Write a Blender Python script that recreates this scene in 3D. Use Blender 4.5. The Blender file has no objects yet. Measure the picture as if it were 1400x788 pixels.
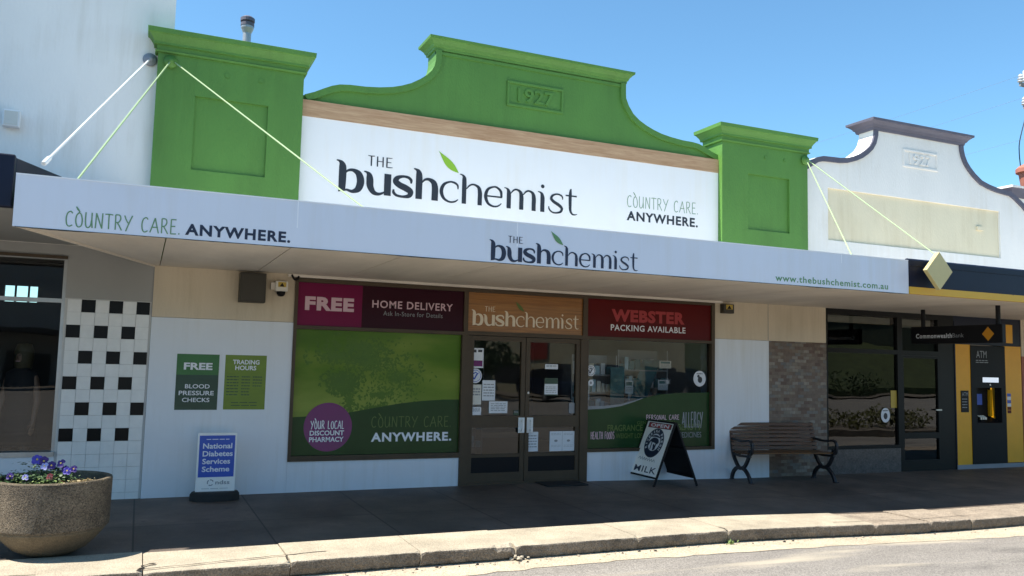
import bpy, bmesh, math, random
from mathutils import Vector, Matrix
random.seed(7)
SC = bpy.context.scene
COL = SC.collection

# ------------------------------------------------------------------ camera
cam_d = bpy.data.cameras.new('camera'); cam = bpy.data.objects.new('camera', cam_d); COL.objects.link(cam)
CAMLOC = Vector((-4.9384, -10.6737, 1.65))
YAW, PITCH, ROLL, FPX = 0.415029, 0.0890565, 0.0237651, 1146.4
fw = Vector((math.sin(YAW)*math.cos(PITCH), math.cos(YAW)*math.cos(PITCH), math.sin(PITCH)))
rt = Vector((math.cos(YAW), -math.sin(YAW), 0)); up = rt.cross(fw)
RT = rt*math.cos(ROLL)+up*math.sin(ROLL); UP = -rt*math.sin(ROLL)+up*math.cos(ROLL)
cam.matrix_world = Matrix(((RT.x, UP.x, -fw.x, CAMLOC.x), (RT.y, UP.y, -fw.y, CAMLOC.y), (RT.z, UP.z, -fw.z, CAMLOC.z), (0, 0, 0, 1)))
cam_d.sensor_width = 36; cam_d.lens = 36*FPX/1400; cam_d.clip_start = .05; cam_d.clip_end = 4000
SC.camera = cam
# ------------------------------------------------------------------ light
TOSUN = Vector((-.55, .045, 1)).normalized()
world = bpy.data.worlds.new('World'); SC.world = world; world.use_nodes = True
wn = world.node_tree.nodes; sky = wn.new('ShaderNodeTexSky'); sky.sky_type = 'NISHITA'; sky.sun_disc = False
sky.sun_elevation = math.asin(TOSUN.z); sky.sun_rotation = math.atan2(TOSUN.x, TOSUN.y)
sky.air_density = 1.0; sky.dust_density = .1; sky.ozone_density = 6.0; sky.altitude = 300
tint = wn.new('ShaderNodeMixRGB'); tint.blend_type = 'MULTIPLY'; tint.inputs[0].default_value = 1; tint.inputs[2].default_value = (.80, 1.01, .95, 1)
world.node_tree.links.new(sky.outputs[0], tint.inputs[1]); world.node_tree.links.new(tint.outputs[0], wn['Background'].inputs[0]); wn['Background'].inputs[1].default_value = .12
sun_d = bpy.data.lights.new('sun', 'SUN'); sun_d.energy = 5.0; sun_d.angle = math.radians(.55); sun_d.color = (1, .945, .85)
sun = bpy.data.objects.new('sun', sun_d); COL.objects.link(sun); sun.location = (-6, 1, 20)
sun.rotation_euler = TOSUN.to_track_quat('Z', 'Y').to_euler()
SC.view_settings.view_transform = 'Standard'; SC.view_settings.look = 'None'
SC.view_settings.exposure = 1.0; SC.view_settings.gamma = 1; SC.view_settings.use_curve_mapping = False

# ------------------------------------------------------------------ materials
def mat(name, col, rough=.6, var=0, vscale=3, stretch=(1, 1, 1), bump=0, bscale=40, metal=0, spec=.5, col2=None, speck=0, spscale=90, coat=0, streak=0, wave=0):
    m = bpy.data.materials.new(name); m.use_nodes = True; nt = m.node_tree; n = nt.nodes; l = nt.links
    b = n['Principled BSDF']; b.inputs['Roughness'].default_value = rough; b.inputs['Metallic'].default_value = metal
    b.inputs['Specular IOR Level'].default_value = spec; b.inputs['Coat Weight'].default_value = coat
    c = (*col, 1)
    b.inputs['Base Color'].default_value = c
    geo = n.new('ShaderNodeNewGeometry'); mp = n.new('ShaderNodeMapping'); mp.inputs['Scale'].default_value = stretch
    l.new(geo.outputs['Position'], mp.inputs['Vector'])
    out = None
    if var or col2:
        t = n.new('ShaderNodeTexNoise'); t.inputs['Scale'].default_value = vscale; t.inputs['Detail'].default_value = 8; t.inputs['Roughness'].default_value = .65
        l.new(mp.outputs[0], t.inputs['Vector'])
        r = n.new('ShaderNodeValToRGB'); r.color_ramp.elements[0].position = .32; r.color_ramp.elements[1].position = .68
        k = 1-var
        r.color_ramp.elements[0].color = (*(col2 or [x*k for x in col]), 1); r.color_ramp.elements[1].color = c
        l.new(t.outputs[0], r.inputs[0]); out = r.outputs[0]
    if speck:
        v = n.new('ShaderNodeTexVoronoi'); v.inputs['Scale'].default_value = spscale; l.new(geo.outputs['Position'], v.inputs['Vector'])
        mx = n.new('ShaderNodeMixRGB'); mx.blend_type = 'OVERLAY'; mx.inputs[0].default_value = speck
        if out: l.new(out, mx.inputs[1])
        else: mx.inputs[1].default_value = c
        bw = n.new('ShaderNodeRGBToBW'); l.new(v.outputs['Color'], bw.inputs[0]); l.new(bw.outputs[0], mx.inputs[2]); out = mx.outputs[0]
    if streak:                             # rain streaks and grime patches
        mp2 = n.new('ShaderNodeMapping'); mp2.inputs['Scale'].default_value = (7, 7, .45); l.new(geo.outputs['Position'], mp2.inputs['Vector'])
        t3 = n.new('ShaderNodeTexNoise'); t3.inputs['Scale'].default_value = 1.3; t3.inputs['Detail'].default_value = 7; t3.inputs['Roughness'].default_value = .6; l.new(mp2.outputs[0], t3.inputs['Vector'])
        t4 = n.new('ShaderNodeTexNoise'); t4.inputs['Scale'].default_value = .9; t4.inputs['Detail'].default_value = 5; l.new(geo.outputs['Position'], t4.inputs['Vector'])
        mm = n.new('ShaderNodeMath'); mm.operation = 'MULTIPLY'; l.new(t3.outputs[0], mm.inputs[0]); l.new(t4.outputs[0], mm.inputs[1])
        r3 = n.new('ShaderNodeValToRGB'); r3.color_ramp.elements[0].position = .24; r3.color_ramp.elements[1].position = .42
        r3.color_ramp.elements[0].color = (1, 1, 1, 1); k = 1-streak; r3.color_ramp.elements[1].color = (k, k*.98, k*.94, 1); l.new(mm.outputs[0], r3.inputs[0])
        mx3 = n.new('ShaderNodeMixRGB'); mx3.blend_type = 'MULTIPLY'; mx3.inputs[0].default_value = 1
        if out: l.new(out, mx3.inputs[1])
        else: mx3.inputs[1].default_value = c
        l.new(r3.outputs[0], mx3.inputs[2]); out = mx3.outputs[0]
    if out: l.new(out, b.inputs['Base Color'])
    if wave:                               # slight oil-canning of sheet material
        tw = n.new('ShaderNodeTexNoise'); tw.inputs['Scale'].default_value = 1.4; tw.inputs['Detail'].default_value = 2; l.new(geo.outputs['Position'], tw.inputs['Vector'])
        bw_ = n.new('ShaderNodeBump'); bw_.inputs['Strength'].default_value = wave; bw_.inputs['Distance'].default_value = .05
        l.new(tw.outputs[0], bw_.inputs['Height']); l.new(bw_.outputs[0], b.inputs['Normal'])
    if bump:
        t2 = n.new('ShaderNodeTexNoise'); t2.inputs['Scale'].default_value = bscale; t2.inputs['Detail'].default_value = 5
        l.new(mp.outputs[0], t2.inputs['Vector'])
        bp = n.new('ShaderNodeBump'); bp.inputs['Strength'].default_value = bump; bp.inputs['Distance'].default_value = .02
        l.new(t2.outputs[0], bp.inputs['Height']); l.new(bp.outputs[0], b.inputs['Normal'])
    return m

def glass(name, tint=(.75, .8, .8), refl=1.0):
    m = bpy.data.materials.new(name); m.use_nodes = True; nt = m.node_tree; n = nt.nodes; l = nt.links
    n.remove(n['Principled BSDF'])
    tr = n.new('ShaderNodeBsdfTransparent'); tr.inputs[0].default_value = (*tint, 1)
    gl = n.new('ShaderNodeBsdfGlossy'); gl.inputs['Roughness'].default_value = .004; gl.inputs[0].default_value = (1, 1, 1, 1)
    fr = n.new('ShaderNodeFresnel'); fr.inputs[0].default_value = 1.58
    ns = n.new('ShaderNodeTexNoise'); ns.inputs['Scale'].default_value = 1.1; ns.inputs['Detail'].default_value = 1
    geo = n.new('ShaderNodeNewGeometry'); l.new(geo.outputs['Position'], ns.inputs['Vector'])
    bp = n.new('ShaderNodeBump'); bp.inputs['Strength'].default_value = .055; bp.inputs['Distance'].default_value = .05
    l.new(ns.outputs[0], bp.inputs['Height']); l.new(bp.outputs[0], gl.inputs['Normal'])
    mu = n.new('ShaderNodeMath'); mu.operation = 'MULTIPLY'; mu.inputs[1].default_value = refl; l.new(fr.outputs[0], mu.inputs[0])
    mx = n.new('ShaderNodeMixShader'); l.new(mu.outputs[0], mx.inputs[0]); l.new(tr.outputs[0], mx.inputs[1]); l.new(gl.outputs[0], mx.inputs[2])
    l.new(mx.outputs[0], n['Material Output'].inputs[0])
    return m

def wood(name, c1, c2, scale=(1, 6, 22), rough=.5, coat=0):
    m = bpy.data.materials.new(name); m.use_nodes = True; nt = m.node_tree; n = nt.nodes; l = nt.links
    b = n['Principled BSDF']; b.inputs['Roughness'].default_value = rough; b.inputs['Coat Weight'].default_value = coat
    geo = n.new('ShaderNodeNewGeometry'); mp = n.new('ShaderNodeMapping'); mp.inputs['Scale'].default_value = scale
    l.new(geo.outputs['Position'], mp.inputs['Vector'])
    t = n.new('ShaderNodeTexNoise'); t.inputs['Scale'].default_value = 1.6; t.inputs['Detail'].default_value = 9; t.inputs['Roughness'].default_value = .7; t.inputs['Distortion'].default_value = .6
    l.new(mp.outputs[0], t.inputs['Vector'])
    r = n.new('ShaderNodeValToRGB'); r.color_ramp.elements[0].position = .3; r.color_ramp.elements[1].position = .7
    r.color_ramp.elements[0].color = (*c1, 1); r.color_ramp.elements[1].color = (*c2, 1)
    l.new(t.outputs[0], r.inputs[0]); l.new(r.outputs[0], b.inputs['Base Color'])
    return m

def stone_tiles(name):
    m = bpy.data.materials.new(name); m.use_nodes = True; nt = m.node_tree; n = nt.nodes; l = nt.links
    b = n['Principled BSDF']; b.inputs['Roughness'].default_value = .45
    geo = n.new('ShaderNodeNewGeometry'); sp = n.new('ShaderNodeSeparateXYZ'); cb = n.new('ShaderNodeCombineXYZ')
    l.new(geo.outputs['Position'], sp.inputs[0]); l.new(sp.outputs[0], cb.inputs[0]); l.new(sp.outputs[2], cb.inputs[1])
    br = n.new('ShaderNodeTexBrick'); br.inputs['Scale'].default_value = 5.2; br.inputs['Brick Width'].default_value = .62; br.inputs['Row Height'].default_value = .27
    br.inputs['Mortar Size'].default_value = .012; br.inputs['Mortar'].default_value = (.10, .09, .085, 1)
    br.inputs['Color1'].default_value = (.0, .0, .0, 1); br.inputs['Color2'].default_value = (1, 1, 1, 1); br.inputs['Bias'].default_value = 0
    l.new(cb.outputs[0], br.inputs['Vector'])
    bw = n.new('ShaderNodeRGBToBW'); l.new(br.outputs[0], bw.inputs[0])
    r = n.new('ShaderNodeValToRGB'); e = r.color_ramp.elements
    e[0].position = 0; e[0].color = (.095, .05, .035, 1); e[1].position = 1; e[1].color = (.24, .205, .17, 1)
    for p, c in ((.25, (.15, .11, .085)), (.5, (.125, .08, .058)), (.7, (.195, .155, .115)), (.85, (.115, .11, .11))):
        q = e.new(p); q.color = (*c, 1)
    l.new(bw.outputs[0], r.inputs[0])
    t = n.new('ShaderNodeTexNoise'); t.inputs['Scale'].default_value = 14; t.inputs['Detail'].default_value = 6; l.new(geo.outputs['Position'], t.inputs['Vector'])
    mx = n.new('ShaderNodeMixRGB'); mx.blend_type = 'OVERLAY'; mx.inputs[0].default_value = .55; l.new(r.outputs[0], mx.inputs[1]); l.new(t.outputs[0], mx.inputs[2])
    l.new(mx.outputs[0], b.inputs['Base Color'])
    bp = n.new('ShaderNodeBump'); bp.inputs['Strength'].default_value = .5; bp.inputs['Distance'].default_value = .01
    l.new(bw.outputs[0], bp.inputs['Height']); l.new(bp.outputs[0], b.inputs['Normal'])
    return m

M = {}
M['green'] = mat('green wall paint', (.098, .245, .040), .6, .16, 1.3, (1, 1, .5), .35, 45, streak=.10)
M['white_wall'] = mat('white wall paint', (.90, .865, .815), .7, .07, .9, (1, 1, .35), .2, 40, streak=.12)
M['bank_white'] = mat('bank render white', (.88, .835, .77), .75, .08, 1.0, (1, 1, .4), .25, 40, streak=.07)
M['cream'] = mat('cream paint', (.66, .56, .42), .6, .12, 1.2, (1, 1, .4), .15, 40, streak=.14)
M['cream_panel'] = mat('pale yellow panel paint', (.80, .70, .49), .7, .08, 1.4, (1, 1, .5), .25, 40, streak=.08)
M['cladding'] = mat('white gloss cladding', (.74, .765, .815), .25, .08, .9, (1, 1, 1), 0, streak=.10, wave=.12)
M['sign_white'] = mat('white sign sheet', (.87, .85, .83), .4, .04, .7, streak=.02, wave=.06)
M['fascia'] = mat('fascia sheet pale blue white', (.72, .745, .82), .35, .06, .8, (1, 1, .3), streak=.035, wave=.12)
M['seam'] = mat('white seam', (.86, .87, .9), .5)
M['soffit'] = mat('soffit sheet', (.82, .745, .65), .6, .26, 1.1, (1, .35, 1), .1, 30)
M['soffit_grey'] = mat('grey soffit', (.38, .38, .37), .6, .15, 1.1)
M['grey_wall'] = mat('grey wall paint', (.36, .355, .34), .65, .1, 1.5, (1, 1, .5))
M['roof'] = mat('pale metal roofing', (.82, .82, .80), .45, .15, 2)
M['navy'] = mat('navy paint', (.009, .013, .032), .45, .25, 2, spec=.25)
M['yellow'] = mat('yellow paint', (.82, .385, .004), .45, .12, 2)
M['rusty_yellow'] = mat('rusty yellow paint', (.66, .37, .03), .5, 0, 7, (1, 1, 1), .1, 40, col2=None)
M['bronze'] = mat('bronze window frame', (.085, .060, .038), .45, .2, 3, spec=.25)
M['darkframe'] = mat('dark bank frame', (.010, .0095, .0095), .45, .2, 3, spec=.2)
M['alu'] = mat('worn aluminium', (.5, .5, .49), .38, .15, 4, metal=.85)
M['white_metal'] = mat('white painted metal', (.8, .8, .8), .4, .08, 5)
M['rod_green'] = mat('pale green rod paint', (.36, .48, .25), .5, .1, 6)
M['coping'] = mat('grey purple coping paint', (.12, .112, .15), .6, .25, 3)
M['black'] = mat('black paint', (.008, .008, .010), .5, .2, 4, spec=.2)
M['rubber'] = mat('black rubber', (.018, .018, .018), .75, .3, 12, bump=.3, bscale=120)
M['ink'] = mat('dark navy ink', (.012, .018, .045), .45)
M['ink_black'] = mat('charcoal ink', (.02, .022, .03), .45)
M['grey_ink'] = mat('grey ink', (.25, .26, .28), .5)
M['white_ink'] = mat('white vinyl', (.75, .76, .8), .45)
M['leaf_ink'] = mat('leaf green ink', (.27, .50, .03), .45)
M['olive_ink'] = mat('olive ink', (.085, .14, .022), .45)
M['thin_green'] = mat('muted green ink', (.14, .27, .13), .5)
M['url_green'] = mat('url green ink', (.12, .27, .11), .5)
M['cream_ink'] = mat('cream vinyl', (.72, .62, .48), .45)
M['magenta'] = mat('magenta vinyl', (.17, .006, .055), .3, .06, 1, spec=.15)
M['maroon'] = mat('maroon vinyl', (.032, .002, .010), .3, .06, 1, spec=.15)
M['red'] = mat('red vinyl', (.115, .004, .005), .3, .25, .8, spec=.15)
M['red_ink'] = mat('faded red ink', (.36, .02, .025), .4)
M['pink_ink'] = mat('pale pink ink', (.62, .42, .48), .4)
M['purple'] = mat('purple vinyl', (.15, .012, .13), .2, .1, 3)
M['hill'] = mat('dark green print', (.018, .062, .018), .25, .2, 2, spec=.25)
M['poster_green'] = mat('green poster print', (.03, .16, .035), .3, .2, 5)
M['poster_dark'] = mat('dark green poster print', (.012, .06, .035), .3, .35, 4, (1, 1, 3))
M['poster_lime'] = mat('lime poster print', (.15, .235, .012), .3, .2, 4, (1, 1, 3))
M['ndss_blue'] = mat('royal blue print', (.018, .085, .47), .35, .1, 4)
M['paper'] = mat('paper', (.70, .72, .76), .7, .06, 8)
M['paper_warm'] = mat('warm paper', (.66, .64, .58), .7, .06, 8)
M['wood_sign'] = wood('stained timber sign', (.16, .055, .010), (.40, .17, .035), (.7, 6, 26), .28, .3)
M['timber'] = wood('pale timber batten', (.36, .19, .09), (.58, .38, .22), (1.4, 6, 20), .6)
M['slat'] = wood('oiled bench slats', (.060, .020, .003), (.135, .055, .010), (2, 20, 30), .42)
M['iron'] = mat('cast iron black', (.012, .013, .018), .45, .2, 20, bump=.2, bscale=80)
M['stone'] = stone_tiles('mixed stone tiles')
M['stone_dark'] = mat('polished dark stone', (.12, .105, .10), .3, .4, 9, speck=.4, spscale=60)
M['tile_white'] = mat('white glazed tile', (.82, .81, .79), .22, .10, 7)
M['tile_black'] = mat('black glazed tile', (.006, .006, .007), .3, .2, 8, spec=.2)
M['grout'] = mat('grout', (.56, .55, .53), .8)
M['glass'] = glass('shop glass', (.86, .9, .9))
M['glass_dark'] = glass('bank glass', (.5, .53, .5), 1.0)
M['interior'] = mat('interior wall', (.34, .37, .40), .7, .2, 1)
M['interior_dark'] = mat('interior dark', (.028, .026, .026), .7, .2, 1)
M['floor_in'] = mat('interior floor', (.10, .085, .07), .5, .2, 2)
M['teal'] = mat('teal display card', (.035, .18, .21), .4, .5, 6)
M['pack_blue'] = mat('pale blue packs', (.42, .62, .72), .5, .3, 9)
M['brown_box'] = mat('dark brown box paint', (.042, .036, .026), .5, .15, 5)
M['plastic'] = mat('off white plastic', (.70, .67, .6), .4, .08, 8)
M['sticker'] = mat('yellow sticker', (.55, .38, .06), .5, .2, 30)
M['aggregate'] = mat('exposed aggregate', (.20, .155, .105), .85, .7, 2.2, bump=1.0, bscale=110, speck=.75, spscale=120)
M['bowl'] = mat('planter smooth concrete', (.175, .135, .085), .85, .55, 2.4, (1, 1, 1), .5, 90, speck=.35, spscale=130)
M['soil'] = mat('dark soil', (.03, .022, .016), .95, .4, 25, bump=1, bscale=60)
M['straw'] = mat('dry straw', (.6, .48, .27), .8, .3, 30)
M['leafgreen'] = mat('pansy leaf', (.045, .10, .03), .55, .4, 30)
M['leaflight'] = mat('pansy young leaf', (.20, .28, .08), .55, .3, 30)
M['violet'] = mat('violet petal', (.055, .02, .20), .6, .3, 40)
M['blue_petal'] = mat('blue violet petal', (.09, .06, .42), .6, .3, 40)
M['lavender'] = mat('lavender petal', (.48, .44, .78), .6, .2, 40)
M['wine'] = mat('wine red petal', (.16, .012, .018), .6, .3, 40)
M['steel'] = mat('galvanised flue', (.42, .43, .44), .45, .2, 6, metal=.6)
M['terracotta'] = mat('terracotta', (.42, .15, .10), .75, .25, 6)
M['pole'] = mat('weathered pole', (.30, .29, .28), .8, .3, 6)
M['insul'] = mat('white insulator', (.65, .66, .68), .3)
M['concrete'] = mat('kerb concrete', (.45, .385, .285), .85, .36, 2.2, (1, 1, 1), .5, 70, speck=.25, spscale=140)
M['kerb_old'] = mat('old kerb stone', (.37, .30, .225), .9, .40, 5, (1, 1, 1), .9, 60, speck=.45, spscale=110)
M['kerb_face'] = mat('shade-darkened dirty kerb face', (.24, .20, .155), .95, .5, 3.5, (1, 1, 1), .9, 60, speck=.45, spscale=110)  # dirty concrete, with the kerb front's shade put into the darker colour
M['gutter'] = mat('sandy gutter', (.48, .40, .29), .9, .25, 3, (1, 1, 1), .5, 60, speck=.35, spscale=100)
M['opp_cream'] = mat('far cream render', (.55, .49, .33), .8, .2, .6)
M['opp_dark'] = mat('far verandah dark', (.03, .03, .032), .7, .2, 1)
M['opp_green'] = mat('far olive wall', (.06, .07, .045), .8, .5, .8)
M['opp_red'] = mat('far red banner', (.30, .04, .03), .7)
M['bark'] = mat('bark', (.12, .09, .065), .9, .4, 6)
M['foliage'] = mat('tree foliage', (.05, .085, .028), .6, .45, 2)
M['hedge'] = mat('hedge foliage', (.11, .11, .025), .6, .45, 4)
M['screen'] = mat('screen', (.7, .75, .85), .3); M['screen'].node_tree.nodes['Principled BSDF'].inputs['Emission Color'].default_value = (.8, .88, 1, 1); M['screen'].node_tree.nodes['Principled BSDF'].inputs['Emission Strength'].default_value = .3
M['lamp_glass'] = mat('lamp glass', (.6, .62, .65), .2)
M['atm_grey'] = mat('atm charcoal', (.013, .0135, .016), .5, .15, 3, spec=.12)
M['diamond'] = mat('pale gold diamond', (.62, .50, .22), .4, .1, 5)
M['orange'] = mat('orange diamond', (.60, .24, .01), .4, .1, 5)
M['kick'] = mat('pale grey plinth', (.26, .27, .30), .5, .1, 4)

def footpath_mat():
    m = mat('footpath slabs', (.145, .118, .10), .6, .40, 2.0, (1, 1, 1), .25, 70, speck=.2, spscale=150)
    nt = m.node_tree; n = nt.nodes; l = nt.links; b = n['Principled BSDF']
    src = b.inputs['Base Color'].links[0].from_socket
    geo = n.new('ShaderNodeNewGeometry'); mp = n.new('ShaderNodeMapping'); mp.inputs['Location'].default_value = (2.555, 3.42, 0)
    l.new(geo.outputs['Position'], mp.inputs['Vector'])
    br = n.new('ShaderNodeTexBrick'); br.offset = 0; br.inputs['Scale'].default_value = 1; br.inputs['Brick Width'].default_value = 1.17; br.inputs['Row Height'].default_value = 1.71
    br.inputs['Mortar Size'].default_value = .009; br.inputs['Mortar'].default_value = (.22, .22, .22, 1)
    br.inputs['Color1'].default_value = (.82, .82, .82, 1); br.inputs['Color2'].default_value = (1.1, 1.08, 1.05, 1)
    l.new(mp.outputs[0], br.inputs['Vector'])
    mx = n.new('ShaderNodeMixRGB'); mx.blend_type = 'MULTIPLY'; mx.inputs[0].default_value = 1
    l.new(src, mx.inputs[1]); l.new(br.outputs[0], mx.inputs[2])
    vo = n.new('ShaderNodeTexVoronoi'); vo.inputs['Scale'].default_value = 2.6; l.new(geo.outputs['Position'], vo.inputs['Vector'])
    rv = n.new('ShaderNodeValToRGB'); rv.color_ramp.elements[0].position = .045; rv.color_ramp.elements[1].position = .075; rv.color_ramp.elements[0].color = (.42, .42, .43, 1); rv.color_ramp.elements[1].color = (1, 1, 1, 1); l.new(vo.outputs['Distance'], rv.inputs[0])
    t5 = n.new('ShaderNodeTexNoise'); t5.inputs['Scale'].default_value = .8; t5.inputs['Detail'].default_value = 9; t5.inputs['Roughness'].default_value = .7; l.new(geo.outputs['Position'], t5.inputs['Vector'])
    r5 = n.new('ShaderNodeValToRGB'); r5.color_ramp.elements[0].position = .38; r5.color_ramp.elements[1].position = .62; r5.color_ramp.elements[0].color = (.6, .58, .56, 1); r5.color_ramp.elements[1].color = (1.25, 1.2, 1.12, 1); l.new(t5.outputs[0], r5.inputs[0])
    m2 = n.new('ShaderNodeMixRGB'); m2.blend_type = 'MULTIPLY'; m2.inputs[0].default_value = 1; l.new(mx.outputs[0], m2.inputs[1]); l.new(rv.outputs[0], m2.inputs[2])
    m3 = n.new('ShaderNodeMixRGB'); m3.blend_type = 'MULTIPLY'; m3.inputs[0].default_value = 1; l.new(m2.outputs[0], m3.inputs[1]); l.new(r5.outputs[0], m3.inputs[2]); l.new(m3.outputs[0], b.inputs['Base Color'])
    return m
M['footpath'] = footpath_mat()

def asphalt_mat():
    m = mat('asphalt', (.26, .235, .205), .85, .25, 1.2, (.35, 1.6, 1), .5, 120, speck=.5, spscale=110)
    nt = m.node_tree; n = nt.nodes; l = nt.links; b = n['Principled BSDF']
    src = b.inputs['Base Color'].links[0].from_socket
    geo = n.new('ShaderNodeNewGeometry'); mp = n.new('ShaderNodeMapping'); mp.inputs['Scale'].default_value = (.35, 2.2, 1)
    l.new(geo.outputs['Position'], mp.inputs['Vector'])
    t = n.new('ShaderNodeTexNoise'); t.inputs['Scale'].default_value = 1.4; t.inputs['Detail'].default_value = 6; l.new(mp.outputs[0], t.inputs['Vector'])
    r = n.new('ShaderNodeValToRGB'); r.color_ramp.elements[0].position = .55; r.color_ramp.elements[1].position = .72
    l.new(t.outputs[0], r.inputs[0])
    mx = n.new('ShaderNodeMixRGB'); mx.inputs[2].default_value = (.40, .35, .27, 1)
    l.new(r.outputs[0], mx.inputs[0]); l.new(src, mx.inputs[1])
    mq = n.new('ShaderNodeMapping'); mq.inputs['Scale'].default_value = (.55, 2.6, 1); mq.inputs['Location'].default_value = (3.7, .4, 0); l.new(geo.outputs['Position'], mq.inputs['Vector'])
    tq = n.new('ShaderNodeTexNoise'); tq.inputs['Scale'].default_value = 1.1; tq.inputs['Detail'].default_value = 7; l.new(mq.outputs[0], tq.inputs['Vector'])
    rq = n.new('ShaderNodeValToRGB'); rq.color_ramp.elements[0].position = .56; rq.color_ramp.elements[1].position = .70; rq.color_ramp.elements[0].color = (1, 1, 1, 1); rq.color_ramp.elements[1].color = (.62, .62, .63, 1); l.new(tq.outputs[0], rq.inputs[0])
    mz = n.new('ShaderNodeMixRGB'); mz.blend_type = 'MULTIPLY'; mz.inputs[0].default_value = 1; l.new(mx.outputs[0], mz.inputs[1]); l.new(rq.outputs[0], mz.inputs[2]); l.new(mz.outputs[0], b.inputs['Base Color'])
    return m
M['asphalt'] = asphalt_mat()

def rust_mat():
    m = M['rusty_yellow']; nt = m.node_tree; n = nt.nodes; l = nt.links; b = n['Principled BSDF']
    geo = n.new('ShaderNodeNewGeometry'); t = n.new('ShaderNodeTexNoise'); t.inputs['Scale'].default_value = 5; t.inputs['Detail'].default_value = 7
    l.new(geo.outputs['Position'], t.inputs['Vector'])
    r = n.new('ShaderNodeValToRGB'); r.color_ramp.elements[0].position = .63; r.color_ramp.elements[1].position = .67
    l.new(t.outputs[0], r.inputs[0])
    mx = n.new('ShaderNodeMixRGB'); mx.inputs[1].default_value = (.66, .37, .03, 1); mx.inputs[2].default_value = (.07, .03, .015, 1)
    l.new(r.outputs[0], mx.inputs[0]); l.new(mx.outputs[0], b.inputs['Base Color'])
rust_mat()

def print_mat():
    # the printed landscape on the shop window: green sky with soft pale bands
    m = bpy.data.materials.new('printed green landscape'); m.use_nodes = True; nt = m.node_tree; n = nt.nodes; l = nt.links
    b = n['Principled BSDF']; b.inputs['Roughness'].default_value = .16; b.inputs['Specular IOR Level'].default_value = .3
    geo = n.new('ShaderNodeNewGeometry'); mp = n.new('ShaderNodeMapping'); mp.inputs['Scale'].default_value = (.55, 1, 1.5)
    l.new(geo.outputs['Position'], mp.inputs['Vector'])
    t = n.new('ShaderNodeTexNoise'); t.inputs['Scale'].default_value = 1.5; t.inputs['Detail'].default_value = 4; l.new(mp.outputs[0], t.inputs['Vector'])
    sp = n.new('ShaderNodeSeparateXYZ'); l.new(geo.outputs['Position'], sp.inputs[0])
    mr = n.new('ShaderNodeMapRange'); mr.inputs[1].default_value = 1.95; mr.inputs[2].default_value = .95; l.new(sp.outputs[2], mr.inputs[0])
    ad = n.new('ShaderNodeMath'); ad.operation = 'MULTIPLY_ADD'; ad.inputs[1].default_value = 1.1; l.new(t.outputs[0], ad.inputs[0])
    ml = n.new('ShaderNodeMath'); ml.operation = 'MULTIPLY'; ml.inputs[1].default_value = .42; l.new(mr.outputs[0], ml.inputs[0]); l.new(ml.outputs[0], ad.inputs[2])
    r = n.new('ShaderNodeValToRGB'); e = r.color_ramp.elements
    e[0].position = .35; e[0].color = (.042, .115, .010, 1); e[1].position = .95; e[1].color = (.21, .275, .045, 1)
    q = e.new(.62); q.color = (.08, .165, .014, 1)
    l.new(ad.outputs[0], r.inputs[0]); l.new(r.outputs[0], b.inputs['Base Color'])
    return m
M['landscape'] = print_mat()
M['gum_dark'] = mat('printed gum leaves dark', (.060, .130, .014), .25, spec=.3)
M['gum_mid'] = mat('printed gum leaves mid', (.074, .150, .016), .25, spec=.3)
M['gum_trunk'] = mat('printed gum trunk', (.068, .138, .016), .25, spec=.3)

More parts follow.
